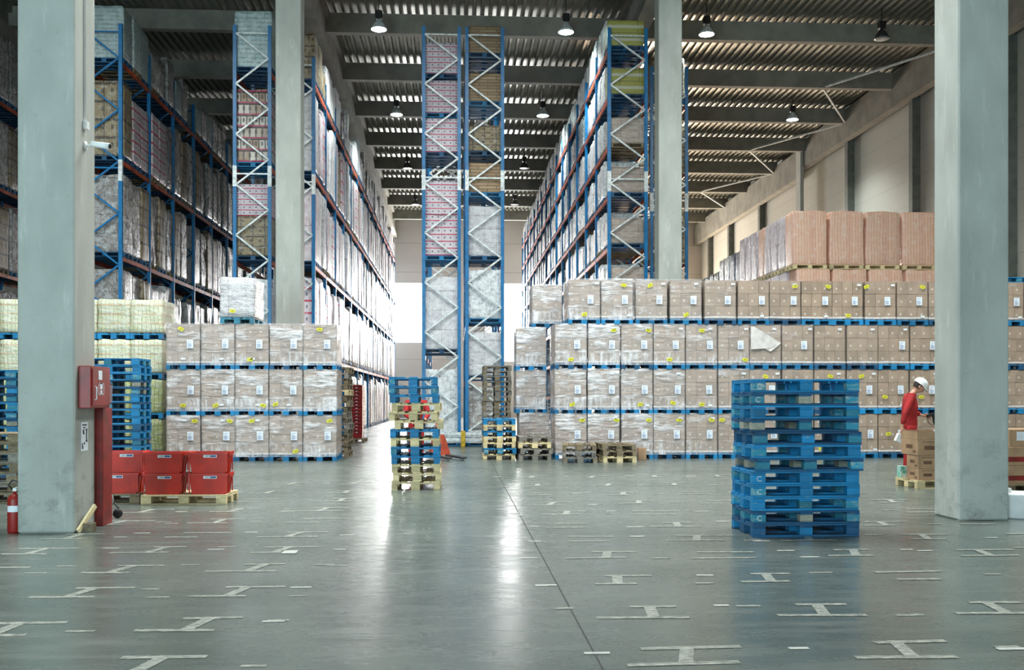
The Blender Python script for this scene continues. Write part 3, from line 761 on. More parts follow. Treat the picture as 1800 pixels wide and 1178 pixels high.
# ------------------------------------------------------------------ pink loads upper right
yP=34.0; PH=2.01
pf_=[(1393,1456),(1458,1519),(1521,1583),(1586,1648),(1650,1712),(1714,1776)]
for ci,(p0,p1) in enumerate(pf_):
    x=(XA(p0,yP)+XA(p1,yP))/2
    for k in range(4):
        load(x+(.12 if k<3 else 0),yP+.42,k*PH,1.866,'pink',f'tall pink carton load at right, {ORD[ci]} from left, {ROWN[k]} layer','tall pink carton loads',name='tall_carton_load',pal='newwood',sx=1.0,lean=rnd.uniform(-.015,.015) if k==3 else 0)
xe=(XA(1393,yP)+XA(1456,yP))/2
for j in range(1,8):
    for k in range(4):
        load(xe-.0,yP+.42+j*.82,k*PH,1.866,'pink' if j==4 else 'purple',f'mauve film-wrapped load edge on behind the pinks, {ORD[j-1]} back, {ROWN[k]} layer','edge-on mauve loads behind the pink ones',name='tall_carton_load',pal='newwood',lean=rnd.uniform(-.012,.012))
for j in range(8):
    for k in range(4):
        kk='navy' if j<2 else ('silver' if j in(2,3) else 'bluegrey')
        load(xe+.05,yP+.42+8*.82+j*.86,k*((1.77 if j<4 else 1.66)+.144),1.77 if j<4 else 1.66,kk,f'{KN[kk]} load beyond the mauve ones, {ORD[j]} one back, {ROWN[k]} layer','edge-on blue-grey loads at the far right',name='tall_carton_load',pal='blue_dark')
# ------------------------------------------------------------------ loose pallet stacks
# big blue stack (front face px 1325..1508, base y 944)
p=FL(1325,945); q=FL(1508,945); ang=R(.5)
cx=(p.x+q.x)/2+.015; cy=p.y+.41
st=['blue','scuffed','blue','blue','blue','scuffed','blue','bluedark','scuffed','blue','scuffed','blue']
st[0]='bluedark'
big=stack(cx,cy,ang,st,'the big blue foreground stack','big blue pallet stack',.012,.012)
for o in big[5:8]: o.location.x+=.02
big[5].location.x+=.015; big[5].rotation_euler.z+=R(1.2)
CM=text_mesh('C',.085,M['lettermark'],'letter_mark',.0004)
def cmark(o,x,z=.06,rz=0): inst('letter_mark',CM,o,(x,-.4022,z),(R(90),0,0))
for i in (11,10,3,4,1): cmark(big[i],-.53)
# centre mixed stack, narrow face 688..770, base 862
p=FL(689,862); q=FL(771,862); cx=(p.x+q.x)/2; cyc=p.y+.6
order=['new','new','new','blue','blue','new','blue','new','new','new','blue','blue','blue']
mid=stack(cx,cyc,R(90),order,'the tall mixed stack mid hall','mixed pallet stack in the middle',.014,.012)
for i,dx in ((7,.05),(8,-.03),(9,.01),(10,-.03),(11,-.03),(12,-.03),(0,.02),(1,.02),(2,.01),(6,-.03)): mid[i].location.x+=dx
for i in (12,6): inst('letter_mark',CM,mid[i],(-.6022,-.3,.06),(R(90),0,R(-90)))
# coloured stack by the right wall
p=FL(850,808.5); q=FL(908,808.5)
stack((p.x+q.x)/2,p.y+.6,R(90),['new','blue','new','new','blue','new','blue'],'the stack of seven','seven-high mixed stack',.02,.02)
# tall grey stack behind it
p=FL(849,794); q=FL(898,794)
stack((p.x+q.x)/2,p.y+.6,R(90),['dim']*9+['old']+['dim']*7,'the tall stack behind the stack of seven','tall weathered pallet stack',.02,.02)
# low grey stack
p=FL(911,809); q=FL(969,809)
stack((p.x+q.x)/2,p.y+.6,R(92),['grey','grey','new','grey'],'the low stack beside the stack of seven','low grey pallet stack',.02,.03)
# two low brown stacks
p=FL(1000,814.5); q=FL(1055,814.5)
stack((p.x+q.x)/2-.05,p.y+.62,R(84),['dim','grey','old'],'the left low stack before the right wall','low weathered stacks',.02,.02)
p=FL(1060,813.5); q=FL(1119,813.5)
stack((p.x+q.x)/2,p.y+.62,R(91),['new','old','old'],'the right low stack before the right wall','low weathered stacks',.02,.02)
p=FL(1128,808.5)
tag(MB().bbox(-.1,.1,-.1,.1,0,.3,b=.008).obj('carton_box',M['kraft'],None,(p.x,p.y,0)),'small pale brown carton on the floor at the right end of the low pallet stacks','box')
# brown stack at the right end of the left wall
p=FL(604,805)
stack(XA(597,yA+.1)-.0,yA+.62,R(0),['old','old','old','old','old','old','dim','old','old','old','old','old','new','old','old','old'],'the tall brown stack at the right end of the left carton wall','tall brown stack',.03,.03) if False else None
sx_=XA(614,yA+.9)-.4
stack(sx_,yA+1.05+.15,R(90),['old']*4+['dim']*4+['old']*3+['new','old','old','dim','old'],'the tall stack right of the left wall','tall brown stack',.03,.03)
# blue stack behind crates (front face right edge 244 at base 836)
cB=19.6; p=FL(244.5,836)
stack(p.x-.6,p.y+.4,0,['bluedark','blue','blue','blue','scuffed','blue','bluedark','blue','blue','bluedark','blue','scuffed','scuffed','blue','blue','blue'],'the tall blue stack behind the red crates','tall blue stack behind the crates',.012,.015)
# far-left stacks at the picture edge
p=FL(26,852)
stack(p.x-.6,p.y+.4,0,['bluedark']*2+['scuffed']*2+['blue','bluedark','blue','scuffed','bluedark','blue','scuffed','bluedark','bluedark','blue'],'the tall stack at the left edge','dark blue stack at the left edge',.02,.02)
p=FL(28,885)
stack(p.x-.6,p.y+.4,R(3),['old','old','dim','old','dim','old','old'],'the stack behind the fire extinguisher','brown stack at the left edge',.03,.04)
# blue pallet on top of the right wall, right of the near right column
pallet((XA(1800,yB-.6),yB,4*RH+.0),0,'blue','bright blue pallet lying alone on top of the right carton wall at the right edge',None)

# ------------------------------------------------------------------ red crates on pallets
p=FL(320,888); yC=p.y
xc0=XA(247,yC); 
pallet((xc0+.6,yC+.4,0),0,'new','pale wooden pallet under the two right stacks of red crates',None)
pallet((xc0-.66,yC+.55,0),0,'old','dark wooden pallet under the left stack of red crates',None)
def crate_mesh():
    b=MB(); H=.30; wt,dt,wb,db=.30,.20,.25,.17; t=.012
    def loop(w,d,z): return [(-w,-d,z),(w,-d,z),(w,d,z),(-w,d,z)]
    rows=[loop(wb,db,0),loop(wt-.012,dt-.012,H-.03),loop(wt,dt,H-.03),loop(wt,dt,H),loop(wt-.02,dt-.02,H),loop(wb-t,db-t,.012)]
    vs=[q for r_ in rows for q in r_]
    fs=[(3,2,1,0)]+[(k*4+i,k*4+(i+1)%4,(k+1)*4+(i+1)%4,(k+1)*4+i) for k in range(5) for i in range(4)]+[(20,21,22,23)]
    b.add(vs,fs,0)
    for s in (-1,1):
        for x in (.28,-.28): b.box(x-.008,x+.008,s*.19-.006,s*.19+.006,.02,.27)
        b.bbox(s*.30-.025*(s<0),s*.30+.025*(s>0),-.12,.12,H-.05,H+.01,b=.004)
        for yy in (-.12,0,.12): b.bar((s*.262,yy,.01),(s*.287,yy,H-.03),.012)
    return b.mesh('crate_body',M['crate'])
CR=crate_mesh()
def crate(x,y,z,code,desc,rz=0,lx=.03,my=0):
    r=empty('storage_crate',(x,y,z),rz); tag(r,desc,'crate','red storage crates')
    inst('crate_body',CR,r,scale=(.93,1,1))
    b=MB(); b.box(-.095,.095,-.001,.001,-.02,.02,0).box(.0,.085,-.0022,-.001,-.012,.013,1)
    l=b.obj('code_label',[M['paper'],M['ink']],r,(lx,-.1915,.245),(R(-6),0,0))
    inst('lettering',text_mesh(code,.032,M['blackink']),l,(-.045,-.0015,0),(R(90),0,0))
    return r
zc=.145
for px,codes,nm,dy,lx,yy in ((369,('1301','1307'),'rightmost',0,.03,0),(289,('1009','1105'),'middle',.0,.06,0)):
    x=XA(px-2,yC+.1)
    for k in range(2): crate(x,yC+.24,zc+k*.302,codes[k],f'red plastic crate, {("lower","upper")[k]} one of the {nm} crate stack on the pallets',lx=.03+.0*k)
x=XA(212,yC+.3)
crate(x,yC+.42,zc,'5207','red plastic crate, lower one of the left crate stack half hidden by the red post',lx=-.04)
crate(x+.02,yC+.5,zc+.302,'1504','red plastic crate, upper one of the left crate stack turned slightly',rz=R(3),lx=.05)

# tall stack of nested dark red crates by the left aisle
p=FL(627,778)
r0=pallet((p.x-.12,p.y+.5,0),R(90),'old','dark pallet under the tall tower of nested dark red crates',None)
CRD=crate_mesh()
t_=empty('nested_crate_tower',(p.x-.02,p.y+.45,.145)); tag(t_,'tall tower of nested dark red crates beside the left aisle','crates')
for k in range(14):
    c_=inst('crate',CRD,t_,(rnd.uniform(-.005,.005),0,k*.118),(0,0,R(90)),M['crate_dark'])
    inst('code_label',ME_SML,c_,(-.205,0,.25),(0,0,R(90))) if k%2==0 and False else None
    inst('code_label',ME_SML,t_,(0,-.303,k*.118+.2),scale=(.7,1,.5))

# ------------------------------------------------------------------ fire cabinet group on the near left column
xs=xl1; yc0=yL+.1
z1=ZA(160,643,yc0); z0=ZA(160,718,yc0)
xr=XA(160,yc0)
cab=empty('fire_hose_cabinet',(xs,yc0,z0)); tag(cab,'dark red fire hose cabinet fixed to the side of the near left column','fire cabinet')
wc=xr-xs; H=z1-z0; D=.62
MB().bbox(0,wc,0,D,0,H,b=.008).obj('body',M['red_paint'],cab)
d=MB().bbox(wc,wc+.012,.03,D-.03,.03,H-.03,b=.004).obj('door',M['red_paint'],cab)
MB().tube([(wc+.015,.07,H*.2),(wc+.04,.07,H*.22),(wc+.04,.07,H*.5),(wc+.015,.07,H*.52)],.007).obj('handle',M['galv'],d)
MB().box(wc+.0125,wc+.014,.2,.32,H*.68,H*.9).obj('white_label',M['paper'],d)
s=MB(); a0_,a1_,b0_,b1_=.2,.38,.32*H,.6*H
X_=wc+.0125
for (ya,yb,za,zb) in ((a0_,a1_,b0_,b0_+.012),(a0_,a1_,b1_-.012,b1_),(a0_,a0_+.014,b0_,b1_),(a1_-.014,a1_,b0_,b1_),(a0_+.06,a1_-.06,b0_,b0_+.055),(a0_+.05,a1_-.05,b1_-.07,b1_)): s.box(X_,X_+.0015,ya,yb,za,zb)
s.obj('hose_sign',M['paper'],d)
# post
yp=FL(180,925).y; xp0=XA(163,yp); xp1=XA(181,yp)
tag(MB().bbox(xp0,xp1,yp,yp+.32,0,z0-.002+.0,b=.006).obj('riser_casing',M['red_paint']),'dark red riser casing standing on the floor under the fire hose cabinet','pipe casing')
nb=empty('notice',(XA(187,yc0+.7),yc0+.7,ZA(190,708,yc0+.7))); tag(nb,'white notice sheet sticking out behind the fire hose cabinet','notice')
hn=(708-674)*12.3/F
MB().box(-.0,.068,0,.004,0,hn).obj('sheet',M['paper'],nb); MB().box(-.004,.072,-.004,.006,hn-.02,hn-.008).obj('clip_bar',M['ink'],nb)
# poster on column side
po=empty('instruction_poster',(xs+.002,yL+.18,ZA(150,793,yL+.2))); tag(po,'narrow white instruction poster on the column below the fire cabinet','poster')
hp=.33
MB().box(0,.002,0,.22,0,hp).obj('sheet',M['paper'],po)
b=MB()
for (ya,yb,za,zb) in ((.04,.18,.29,.305),(.06,.14,.26,.272),(.16,.19,.11,.25),(.15,.2,.1,.12),(.14,.2,.235,.25),(.06,.1,.2,.245),(.07,.12,.19,.2),(.09,.12,.07,.1),(.03,.06,.02,.09),(.07,.08,.02,.06)): b.box(.002,.0028,ya,yb,za,zb)
b.obj('printed_figures',M['blackink'],po)
# wooden offcuts at the column foot
p=FL(150,925)
tag(MB().bar((xl1+.03,yL-.02+.05,.02),(xl1+.12,yL+.3,.28),.03,.05).obj('wooden_stick',M['newwood']),'pale stick leaning at the foot of the near left column','stick')
tag(MB().bbox(-.055,.055,-.06,.06,0,.1,b=.004).obj('wooden_block',M['oldwood'],None,(XA(162,11.7),11.62,0)),'small brown wooden block at the foot of the red riser casing','block')
# fire extinguisher
p=FL(20.5,938)
fe=empty('fire_extinguisher',(p.x,p.y+.08,0)); tag(fe,'red fire extinguisher on the floor left of the near left column','fire extinguisher')
MB().lathe([(0,.0),(.07,0),(.078,.02),(.078,.36),(.07,.4),(.04,.43),(.02,.44),(.02,.47),(0,.47)],24).obj('cylinder',M['red_paint'],fe)
b=MB(); b.box(-.02,.02,-.012,.012,.465,.5); b.bar((-.01,0,.5),(.1,0,.54),.012,.006); b.bar((-.01,0,.49),(.09,0,.49),.012,.006); b.obj('valve',M['galv'],fe)
MB().tube([(-.02,0,.48),(-.07,0,.54),(-.02,0,.6),(.04,0,.57),(.08,0,.42),(.084,0,.2)],.01).obj('hose',M['black'],fe)
b=MB(); n=8
for k in range(n):
    a=R(-135)+R(100)*k/n; a2=R(-135)+R(100)*(k+1)/n; r_=.0795
    b.add([(r_*math.cos(a),r_*math.sin(a),.24),(r_*math.cos(a2),r_*math.sin(a2),.24),(r_*math.cos(a2),r_*math.sin(a2),.31),(r_*math.cos(a),r_*math.sin(a),.31)],[(0,1,2,3)])
b.obj('white_label',M['paper'],fe)
# security camera and conduit on column side
yv=yL+.3; zv=ZA(150,256,yv)
cv=empty('security_camera',(xs,yv,zv)); tag(cv,'white bullet security camera on the side of the near left column','security camera')
MB().lathe([(0,0),(.05,0),(.05,.02),(.03,.03),(0,.03)],20,M=Matrix.Rotation(R(90),4,'Y')).obj('mount',M['white'],cv)
MB().tube([(.02,0,0),(.08,0,0),(.12,-.02,.0)],.014).obj('arm',M['white'],cv)
a=Vector((.1,-.05,.01)); b_=Vector((.33,-.12,-.035)); 
c=MB().tube([a,a+(b_-a)*.02,b_],[.025,.033,.036],16).obj('housing',M['white'],cv); MB().tube([b_,b_+(b_-a).normalized()*.003],.028,16).obj('lens',M['black'],c)
yk=yL+.28
tag(MB().tube([(xs+.015,yk,ZA(147,213,yk)),(xs+.015,yk,14.9)],.011).obj('conduit',M['white']),'white conduit running down the side of the near left column','conduit')
tag(MB().bbox(xs,xs+.05,yk-.045,yk+.045,ZA(147,228,yk),ZA(147,213,yk),b=.005).obj('junction_box',M['white']),'small white junction box at the foot of the conduit','junction box')
# castor truck leg peeking out behind the riser
p=FL(207,911)
ct=empty('cart',(p.x,p.y,0)); tag(ct,'cart with a black castor peeking out right of the red riser casing','cart')
MB().lathe([(0,-.016),(.055,-.016),(.06,-.008),(.06,.008),(.055,.016),(0,.016)],20,M=Matrix.Translation((0,0,.06))@Matrix.Rotation(R(75),4,'X')).obj('castor_wheel',M['black'],ct)
MB().tube([(0,0,.06),(.0,.02,.13),(-.05,.04,.18),(-.1,.06,.2),(-.3,.1,.2)],.012).obj('leg',M['darkgrey'],ct)
MB().tube([(-.07,.04,.18),(-.08,.04,.27),(-.12,.05,.33),(-.2,.06,.36)],.012).obj('hoop',M['galv'],ct)

# ------------------------------------------------------------------ right edge goods
yq=FL(1790,868).y
pallet((XA(1770,yq)+.6,yq+.4,0),0,'old','wooden pallet at the right picture edge under the brown cartons',None)
for k in range(2):
    o=empty('taped_carton',(XA(1770,yq)+.5,yq+.4,.145+k*.3)); tag(o,f'{("lower","upper")[k]} brown carton with a red stripe at the right picture edge','box')
    MB().bbox(-.45,.45,-.35,.35,0,.298,b=.006).obj('box',M['kraft'],o)
    MB().box(-.45,.45,-.3515,-.35,.06 ,.14).obj('red_stripe',M['red_paint'],o)
    
o=empty('open_carton',(XA(1770,yq)+.5,yq+.4,.745)); tag(o,'brown carton with a white sheet label on top of the red striped cartons','box')
MB().bbox(-.42,.42,-.33,.33,0,.28,b=.006).obj('box',M['kraft'],o); MB().box(-.3,-.14,-.332,-.33,.1,.24).obj('label',M['paper'],o)
p=FL(1800,912)
tb=empty('plastic_tub',(p.x+.05,p.y+.2,0)); tag(tb,'white round plastic tub on the floor beside the near right column','tub')
MB().lathe([(0,0),(.27,0),(.29,.02),(.3,.28),(.315,.29),(.315,.31),(.29,.31),(.27,.03),(0,.03)],32).obj('tub',M['white'],tb)
MB().bbox(-.26,-.16,-.12,-.04,.31,.38,b=.01).obj('clasp',M['white'],tb)

# ------------------------------------------------------------------ carton pile by the worker
p=FL(1607,860); yw=p.y; xw=p.x   # front-left corner of pallet
ang=R(-20)
pw=Vector((XA(1608,yw),yw,0))
rzp=R(1)
pc=pw+Matrix.Rotation(rzp,3,'Z')@Vector((.64,.4,0))
pallet((pc.x,pc.y,0),rzp,'new','pale wooden pallet beside the near right column carrying printed cartons',None)
Rz=Matrix.Rotation(rzp,3,'Z')
def kbox(x,y,z,w,d,h,desc,prints=True):
    c=pc+Rz@Vector((x,y,0)); o=empty('shipping_carton',(c.x,c.y,z),rzp); tag(o,desc,'box','printed cartons beside the near right column')
    MB().bbox(-w/2,w/2,-d/2,d/2,0,h,b=.005).obj('box',M['kraft'],o)
    b=MB()
    b.box(-w*.3,w*.02,-d/2-.001,-d/2,h*.35,h*.6).box(w*.12,w*.34,-d/2-.001,-d/2,h*.12,h*.3).box(-w*.36,w*.36,-d/2-.001,-d/2,h*.82,h*.86)
    b.box(-w/2-.001,-w/2,-d*.2,d*.2,h*.4,h*.65).box(-w/2-.001,-w/2,-d*.4,-d*.2,h*.15,h*.3)
    b.obj('print',M['kraft_dark'],o); return o
kbox(-.34,-.17,.145,.46,.42,.19,'printed brown carton at the bottom of the pile beside the near right column')
kbox(.14,-.17,.145,.46,.42,.19,'printed brown carton at the bottom right of the pile, close to the column')
kbox(-.34,-.17,.336,.46,.42,.225,'printed brown carton second from the floor in the pile beside the column')
kbox(.14,-.17,.336,.46,.42,.225,'printed brown carton second from the floor, close to the column')
oc=kbox(-.29,-.08,.562,.58,.6,.27,'open-topped printed brown carton on top of the pile beside the column')
MB().box(-.29,.29,-.3,-.295,.27,.4).box(-.29,.29,.295,.3,.27,.41).box(-.29,-.285,-.3,.3,.27,.4).obj('raised_flaps',M['kraft'],oc)
MB().box(-.284,.284,-.294,.294,.266,.273).obj('dark_inside',M['kraft_dark'],oc)
def sbox(dx,dy,m,w,h,d,z=.145,desc='',cat='box'):
    c=pc+Rz@Vector((dx,dy,0)); tag(MB().bbox(-w/2,w/2,-d/2,d/2,0,h,b=.003).obj('product_box',m,None,(c.x,c.y,z),(0,0,rzp)),desc,cat)
sbox(-.53,.3,M['teal_print'],.11,.2,.14,desc='small teal and white product box on the pallet behind the brown cartons')
sbox(-.42,.27,M['pink_print'],.09,.19,.14,desc='small pink and white product box beside the teal one on the pallet')

# ------------------------------------------------------------------ high bay lamps
def lamp(px,py,c,on,desc,fl=1.0):
    Y=c; w=W(px,py,Y)
    o=empty('high_bay_lamp',(w.x,w.y,w.z)); tag(o,desc,'lamp','high bay lamps under the roof')
    o.rotation_euler=(0,0,0)
    MB().tube([(0,0,.5),(0,0,ZD-w.z)],.015,6).obj('hanger',M['black'],o)
    MB().bbox(-.12,.12,-.12,.12,.36,.66,b=.03).obj('ballast_box',M['black'],o)
    MB().lathe([(.06,.36),(.1,.3),(.17,.22),(.24,.1),(.28,0),(.27,0),(.23,.1),(.16,.21),(.05,.3)],28).obj('reflector',M['galv'] if on else M['darkgrey'],o)
    MB().lathe([(0,-.012),(.2,-.008),(.268,.004),(.268,.02),(0,.02)],28).obj('lens',M['lamp_on'] if on else M['lamp_off'],o)
    return o
lamp(666,52,35.3,True,'lit high bay lamp above the left aisle, nearest the camera')
lamp(995,57,35.3,True,'lit high bay lamp above the right aisle, nearest the camera')
lamp(1242,61,35.4,True,'lit high bay lamp just right of the far right column')
lamp(1550,69,35.6,False,'unlit high bay lamp near the roof beside the right wall')
lamp(697,202,45.6,True,'lit high bay lamp above the left aisle, second in its row')
lamp(954,204,45.6,True,'lit high bay lamp above the right aisle, second in its row')
lamp(1393,211,46.2,True,'lit high bay lamp near the right wall, second in its row')
lamp(716,296,56.5,False,'dim high bay lamp above the left aisle, third in its row')
lamp(922,296,56.5,False,'dim high bay lamp above the right aisle, third in its row')
lamp(730,360,67,False,'dim high bay lamp above the left aisle near the back wall')
lamp(905,360,67,False,'dim high bay lamp above the right aisle near the back wall')

# ------------------------------------------------------------------ people
def skin_mesh(nodes,edges,sub=2):
    """nodes: {name:(x,y,z,r)}; first node is the root"""
    keys=list(nodes); me=bpy.data.meshes.new('sk'); me.from_pydata([nodes[k][:3] for k in keys],[(keys.index(a),keys.index(b)) for a,b in edges],[])
    o=bpy.data.objects.new('sk',me); COL.objects.link(o)
    sk=o.modifiers.new('s','SKIN'); sk.use_smooth_shade=True
    for i,k in enumerate(keys):
        v=me.skin_vertices[0].data[i]; r=nodes[k][3]; v.radius=(r,r) if not isinstance(r,tuple) else r; v.use_root=(i==0)
    ss=o.modifiers.new('u','SUBSURF'); ss.levels=sub; ss.render_levels=sub
    dg=bpy.context.evaluated_depsgraph_get(); dg.update(); m=bpy.data.meshes.new_from_object(o.evaluated_get(dg))
    bpy.data.objects.remove(o); return m
def chain(pts): return [(pts[i],pts[i+1]) for i in range(len(pts)-1)]
def head_mb(b,c,R3,mi=0):
    """sculpted head: ellipsoid with jaw, nose, brow, ears. local: +x face forward, z up"""
    bm=bmesh.new(); bmesh.ops.create_uvsphere(bm,u_segments=28,v_segments=22,radius=1)
    for v in bm.verts:
        p=v.co; x,y,z=p
        s=Vector((x*.098,y*.076,z*.122))
        if z<-.1: s.y*=1-.35*min(1,(-z-.1)); s.x*=1-.12*(-z); s.x+=.012*(-z) if x>0 else .02*(-z)
        if x>0 and abs(y)<.22 and -.35<z<.12: s.x+=.026*(1-abs(y)/.22)*(1 if z<-.2 else max(0,(.12-z)/.32))*(1 if z>-.3 else .3)
        if x>0 and .12<z<.3: s.x+=.006
        if x>.5 and .0<z<.14 and .25<abs(y)<.55: s.x-=.010
        if x>.5 and -.62<z<-.5 and abs(y)<.35: s.x+=.008
        v.co=s
    M4=Matrix.Translation(c)@R3.to_4x4()
    b.bm(bm,mi,True,M4)
    for s_ in (-1,1):
        bm=bmesh.new(); bmesh.ops.create_uvsphere(bm,u_segments=10,v_segments=8,radius=1)
        for v in bm.verts: v.co=Vector((v.co.x*.02-.005,v.co.y*.009+s_*.078,v.co.z*.032-.005))
        b.bm(bm,mi,True,M4)
    return M4
def hand_nodes(N,E,pre,wrist,palm_dir,thumb_dir,curl_dir,wn,curl=.5):
    w=Vector(wrist); d=Vector(palm_dir).normalized(); t=Vector(thumb_dir).normalized(); c=Vector(curl_dir).normalized()
    pm=w+d*.05; N[pre+'p']=(*pm,.026); E.append((wn,pre+'p'))
    for i,(o_,L) in enumerate(((.03,.07),(.01,.078),(-.011,.072),(-.03,.058))):
        k0=w+d*.088+t*o_; k1=k0+(d*(1-curl*.4)+c*curl).normalized()*L*.5; k2=k1+(d*(1-curl)+c*curl*1.6).normalized()*L*.5
        for j,(q,r_) in enumerate(((k0,.0105),(k1,.0092),(k2,.0075))): N[f'{pre}f{i}{j}']=(*q,r_)
        E.append((pre+'p',f'{pre}f{i}0')); E.extend(chain([f'{pre}f{i}{j}' for j in range(3)]))
    a=w+d*.03+t*.032; b2=a+(t*.7+d*.8+c*.2).normalized()*.035; c2=b2+(d+c*.5).normalized()*.03
    for j,(q,r_) in enumerate(((a,.012),(b2,.0105),(c2,.008))): N[f'{pre}t{j}']=(*q,r_)
    E.append((pre+'p',pre+'t0')); E.extend([(pre+'t0',pre+'t1'),(pre+'t1',pre+'t2')])
def person(loc,rz,J,label,hc,hrot,hand_r,hand_l,helmet=True):
    """J joints dict in local coordinates, +x = facing"""
    r=None
    N={'pel':(*J['hip'],.095)}; E=[]
    body=MB()
    # bare body: trunk, neck, limbs, hands - one continuous skin surface
    hx,hy,hz=J['hip']
    N['ab']=(*J['waist'],.09); N['ch']=(*J['chest'],.11); N['nb']=(*J['neck'],.055); 
    nk=Vector(J['neck'])+(Vector(hc)-Vector(J['neck']))*.6; N['nk']=(*nk,.05)
    E+=chain(['pel','ab','ch','nb','nk'])
    for s_,k in ((-1,'r'),(1,'l')):
        for nm,rr in (('sh',.05),('el',.04),('wr',.026)): N[k+nm]=(*J[k+nm],rr)
        E+= [('ch',k+'sh')]+chain([k+'sh',k+'el',k+'wr'])
        N[k+'hp']=(hx,hy+s_*.09,hz-.06,.085); N[k+'kn']=(*J[k+'kn'],.055); N[k+'an']=(*J[k+'an'],.04)
        E+=[('pel',k+'hp')]+chain([k+'hp',k+'kn',k+'an'])
        a=J[k+'an']; N[k+'to']=(a[0]+.16,a[1],a[2]-.05,.035); E.append((k+'an',k+'to'))
    hand_nodes(N,E,'R',J['rwr'],*hand_r,'rwr'); hand_nodes(N,E,'L',J['lwr'],*hand_l,'lwr')
    m=skin_mesh(N,E); body.me(m)
    R3=hrot.to_matrix(); M4=head_mb(body,Vector(hc),R3)
    root=body.obj('person',M['skin'],None,loc,(0,0,rz)); tag(root,label,'person')
    # jacket
    N={'ch':(*J['chest'],(.155,.17)),'ab':(*J['waist'],(.14,.16)),'hm':(hx,hy,hz+.06,(.14,.17)),'h2':(hx,hy,hz-.04,(.14,.17)),'nb':(J['neck'][0],J['neck'][1],J['neck'][2]-.03,.075)}
    E=[('ch','ab'),('ab','hm'),('hm','h2'),('ch','nb')]
    for s_,k in ((-1,'r'),(1,'l')):
        sh=Vector(J[k+'sh']); el=Vector(J[k+'el']); wr=Vector(J[k+'wr'])
        N[k+'sh']=(*sh,.075); N[k+'um']=(*(sh.lerp(el,.5)),.068); N[k+'el']=(*el,.06); N[k+'fm']=(*(el.lerp(wr,.5)),.055); N[k+'cf']=(*(el.lerp(wr,.86)),.048)
        E+=[('ch',k+'sh')]+chain([k+'sh',k+'um',k+'el',k+'fm',k+'cf'])
    jm=MB().me(skin_mesh(N,E)); j=jm.obj('jacket',M['redcloth'],root)
    # trousers
    N={'pel':(hx,hy,hz+.0,(.125,.15)),'wst':(hx,hy,hz+.12,(.115,.14))}; E=[('pel','wst')]
    for s_,k in ((-1,'r'),(1,'l')):
        kn=Vector(J[k+'kn']); an=Vector(J[k+'an']); hp=Vector((hx,hy+s_*.09,hz-.08))
        N[k+'hp']=(*hp,.105); N[k+'th']=(*(hp.lerp(kn,.5)),.093); N[k+'kn']=(*kn,.08); N[k+'ca']=(*(kn.lerp(an,.5)),.076); N[k+'an']=(*(kn.lerp(an,.95)),.072)
        E+=[('pel',k+'hp')]+chain([k+'hp',k+'th',k+'kn',k+'ca',k+'an'])
    tm=MB().me(skin_mesh(N,E)); t_=tm.obj('trousers',M['redcloth'],root)
    kn=Vector(J['rkn']); hp=Vector((hx,hy-.09,hz-.08)); mth=hp.lerp(kn,.35)
    MB().bbox(mth.x-.03,mth.x+.08,mth.y-.112,mth.y-.09,mth.z-.02,mth.z+.17,b=.008).obj('thigh_pocket',M['greycloth'],t_)
    mk=hp.lerp(kn,.8); MB().bbox(mk.x-.075,mk.x+.075,mk.y-.1,mk.y-.06,mk.z-.06,mk.z+.06,b=.02).obj('knee_patch',M['greycloth'],t_)
    for k in 'rl':
        a=Vector(J[k+'an']); bm=bmesh.new(); bmesh.ops.create_uvsphere(bm,u_segments=14,v_segments=10,radius=1)
        for v in bm.verts: v.co=Vector((a.x+.05+v.co.x*.155,a.y+v.co.y*.055,max(0,(a.z-.035)+v.co.z*.07)))
        MB().bm(bm,0,True).obj('boot',M['black'],root)
    # hair
    bm=bmesh.new(); bmesh.ops.create_uvsphere(bm,u_segments=20,v_segments=14,radius=1)
    for v in bm.verts:
        v.co=Vector((v.co.x*.098-.012,v.co.y*.083,v.co.z*.115+.018))
    bmesh.ops.delete(bm,geom=[v for v in bm.verts if v.co.x>.035 and v.co.z<.07 or v.co.z<-.06],context='VERTS')
    MB().bm(bm,0,True,M4).obj('hair',M['hair'],root)
    e=MB()
    for s_ in (-1,1):
        e.lathe([(0,-.006),(.007,-.004),(.007,.004),(0,.006)],10,M=M4@Matrix.Translation((.088,s_*.032,.006)))
        e.add([M4@Vector(q) for q in ((.094,s_*.018,.026),(.09,s_*.05,.028),(.09,s_*.05,.034),(.096,s_*.018,.032))],[(0,1,2,3)])
    e.obj('eyes_and_brows',M['hair'],root)
    MB().add([M4@Vector(q) for q in ((.093,-.024,-.066),(.093,.024,-.066),(.094,.022,-.072),(.094,-.022,-.072))],[(0,1,2,3)]).obj('mouth',M['pink_print'],root)
    if helmet:
        h=MB(); prof=[(.128,.035),(.126,.05),(.122,.08),(.108,.12),(.08,.15),(.04,.166),(0,.17)]
        bb=len(h.v); n=28
        for r_,z in prof:
            for k in range(n):
                a=2*math.pi*k/n; h.v.append(tuple(M4@Vector((r_*math.cos(a)*1.08-.004,r_*math.sin(a)*.86,z))))
        for i in range(len(prof)-1):
            for k in range(n): h.f.append((bb+i*n+k,bb+i*n+(k+1)%n,bb+(i+1)*n+(k+1)%n,bb+(i+1)*n+k)); h.m.append(0); h.sm.append(True)
        hh=h.obj('hard_hat',M['white'],root)
        p_=MB(); vs=[]
        for k in range(13):
            a=R(-65)+R(130)*k/12
            vs+= [M4@Vector((.138*math.cos(a)-.004,.11*math.sin(a),.04)),M4@Vector(((.138+.055*math.cos(a))*math.cos(a)+.0,.118*math.sin(a),.022)),M4@Vector(((.138+.055*math.cos(a))*math.cos(a)+.0,.118*math.sin(a),.016)),M4@Vector((.138*math.cos(a)-.004,.11*math.sin(a),.03))]
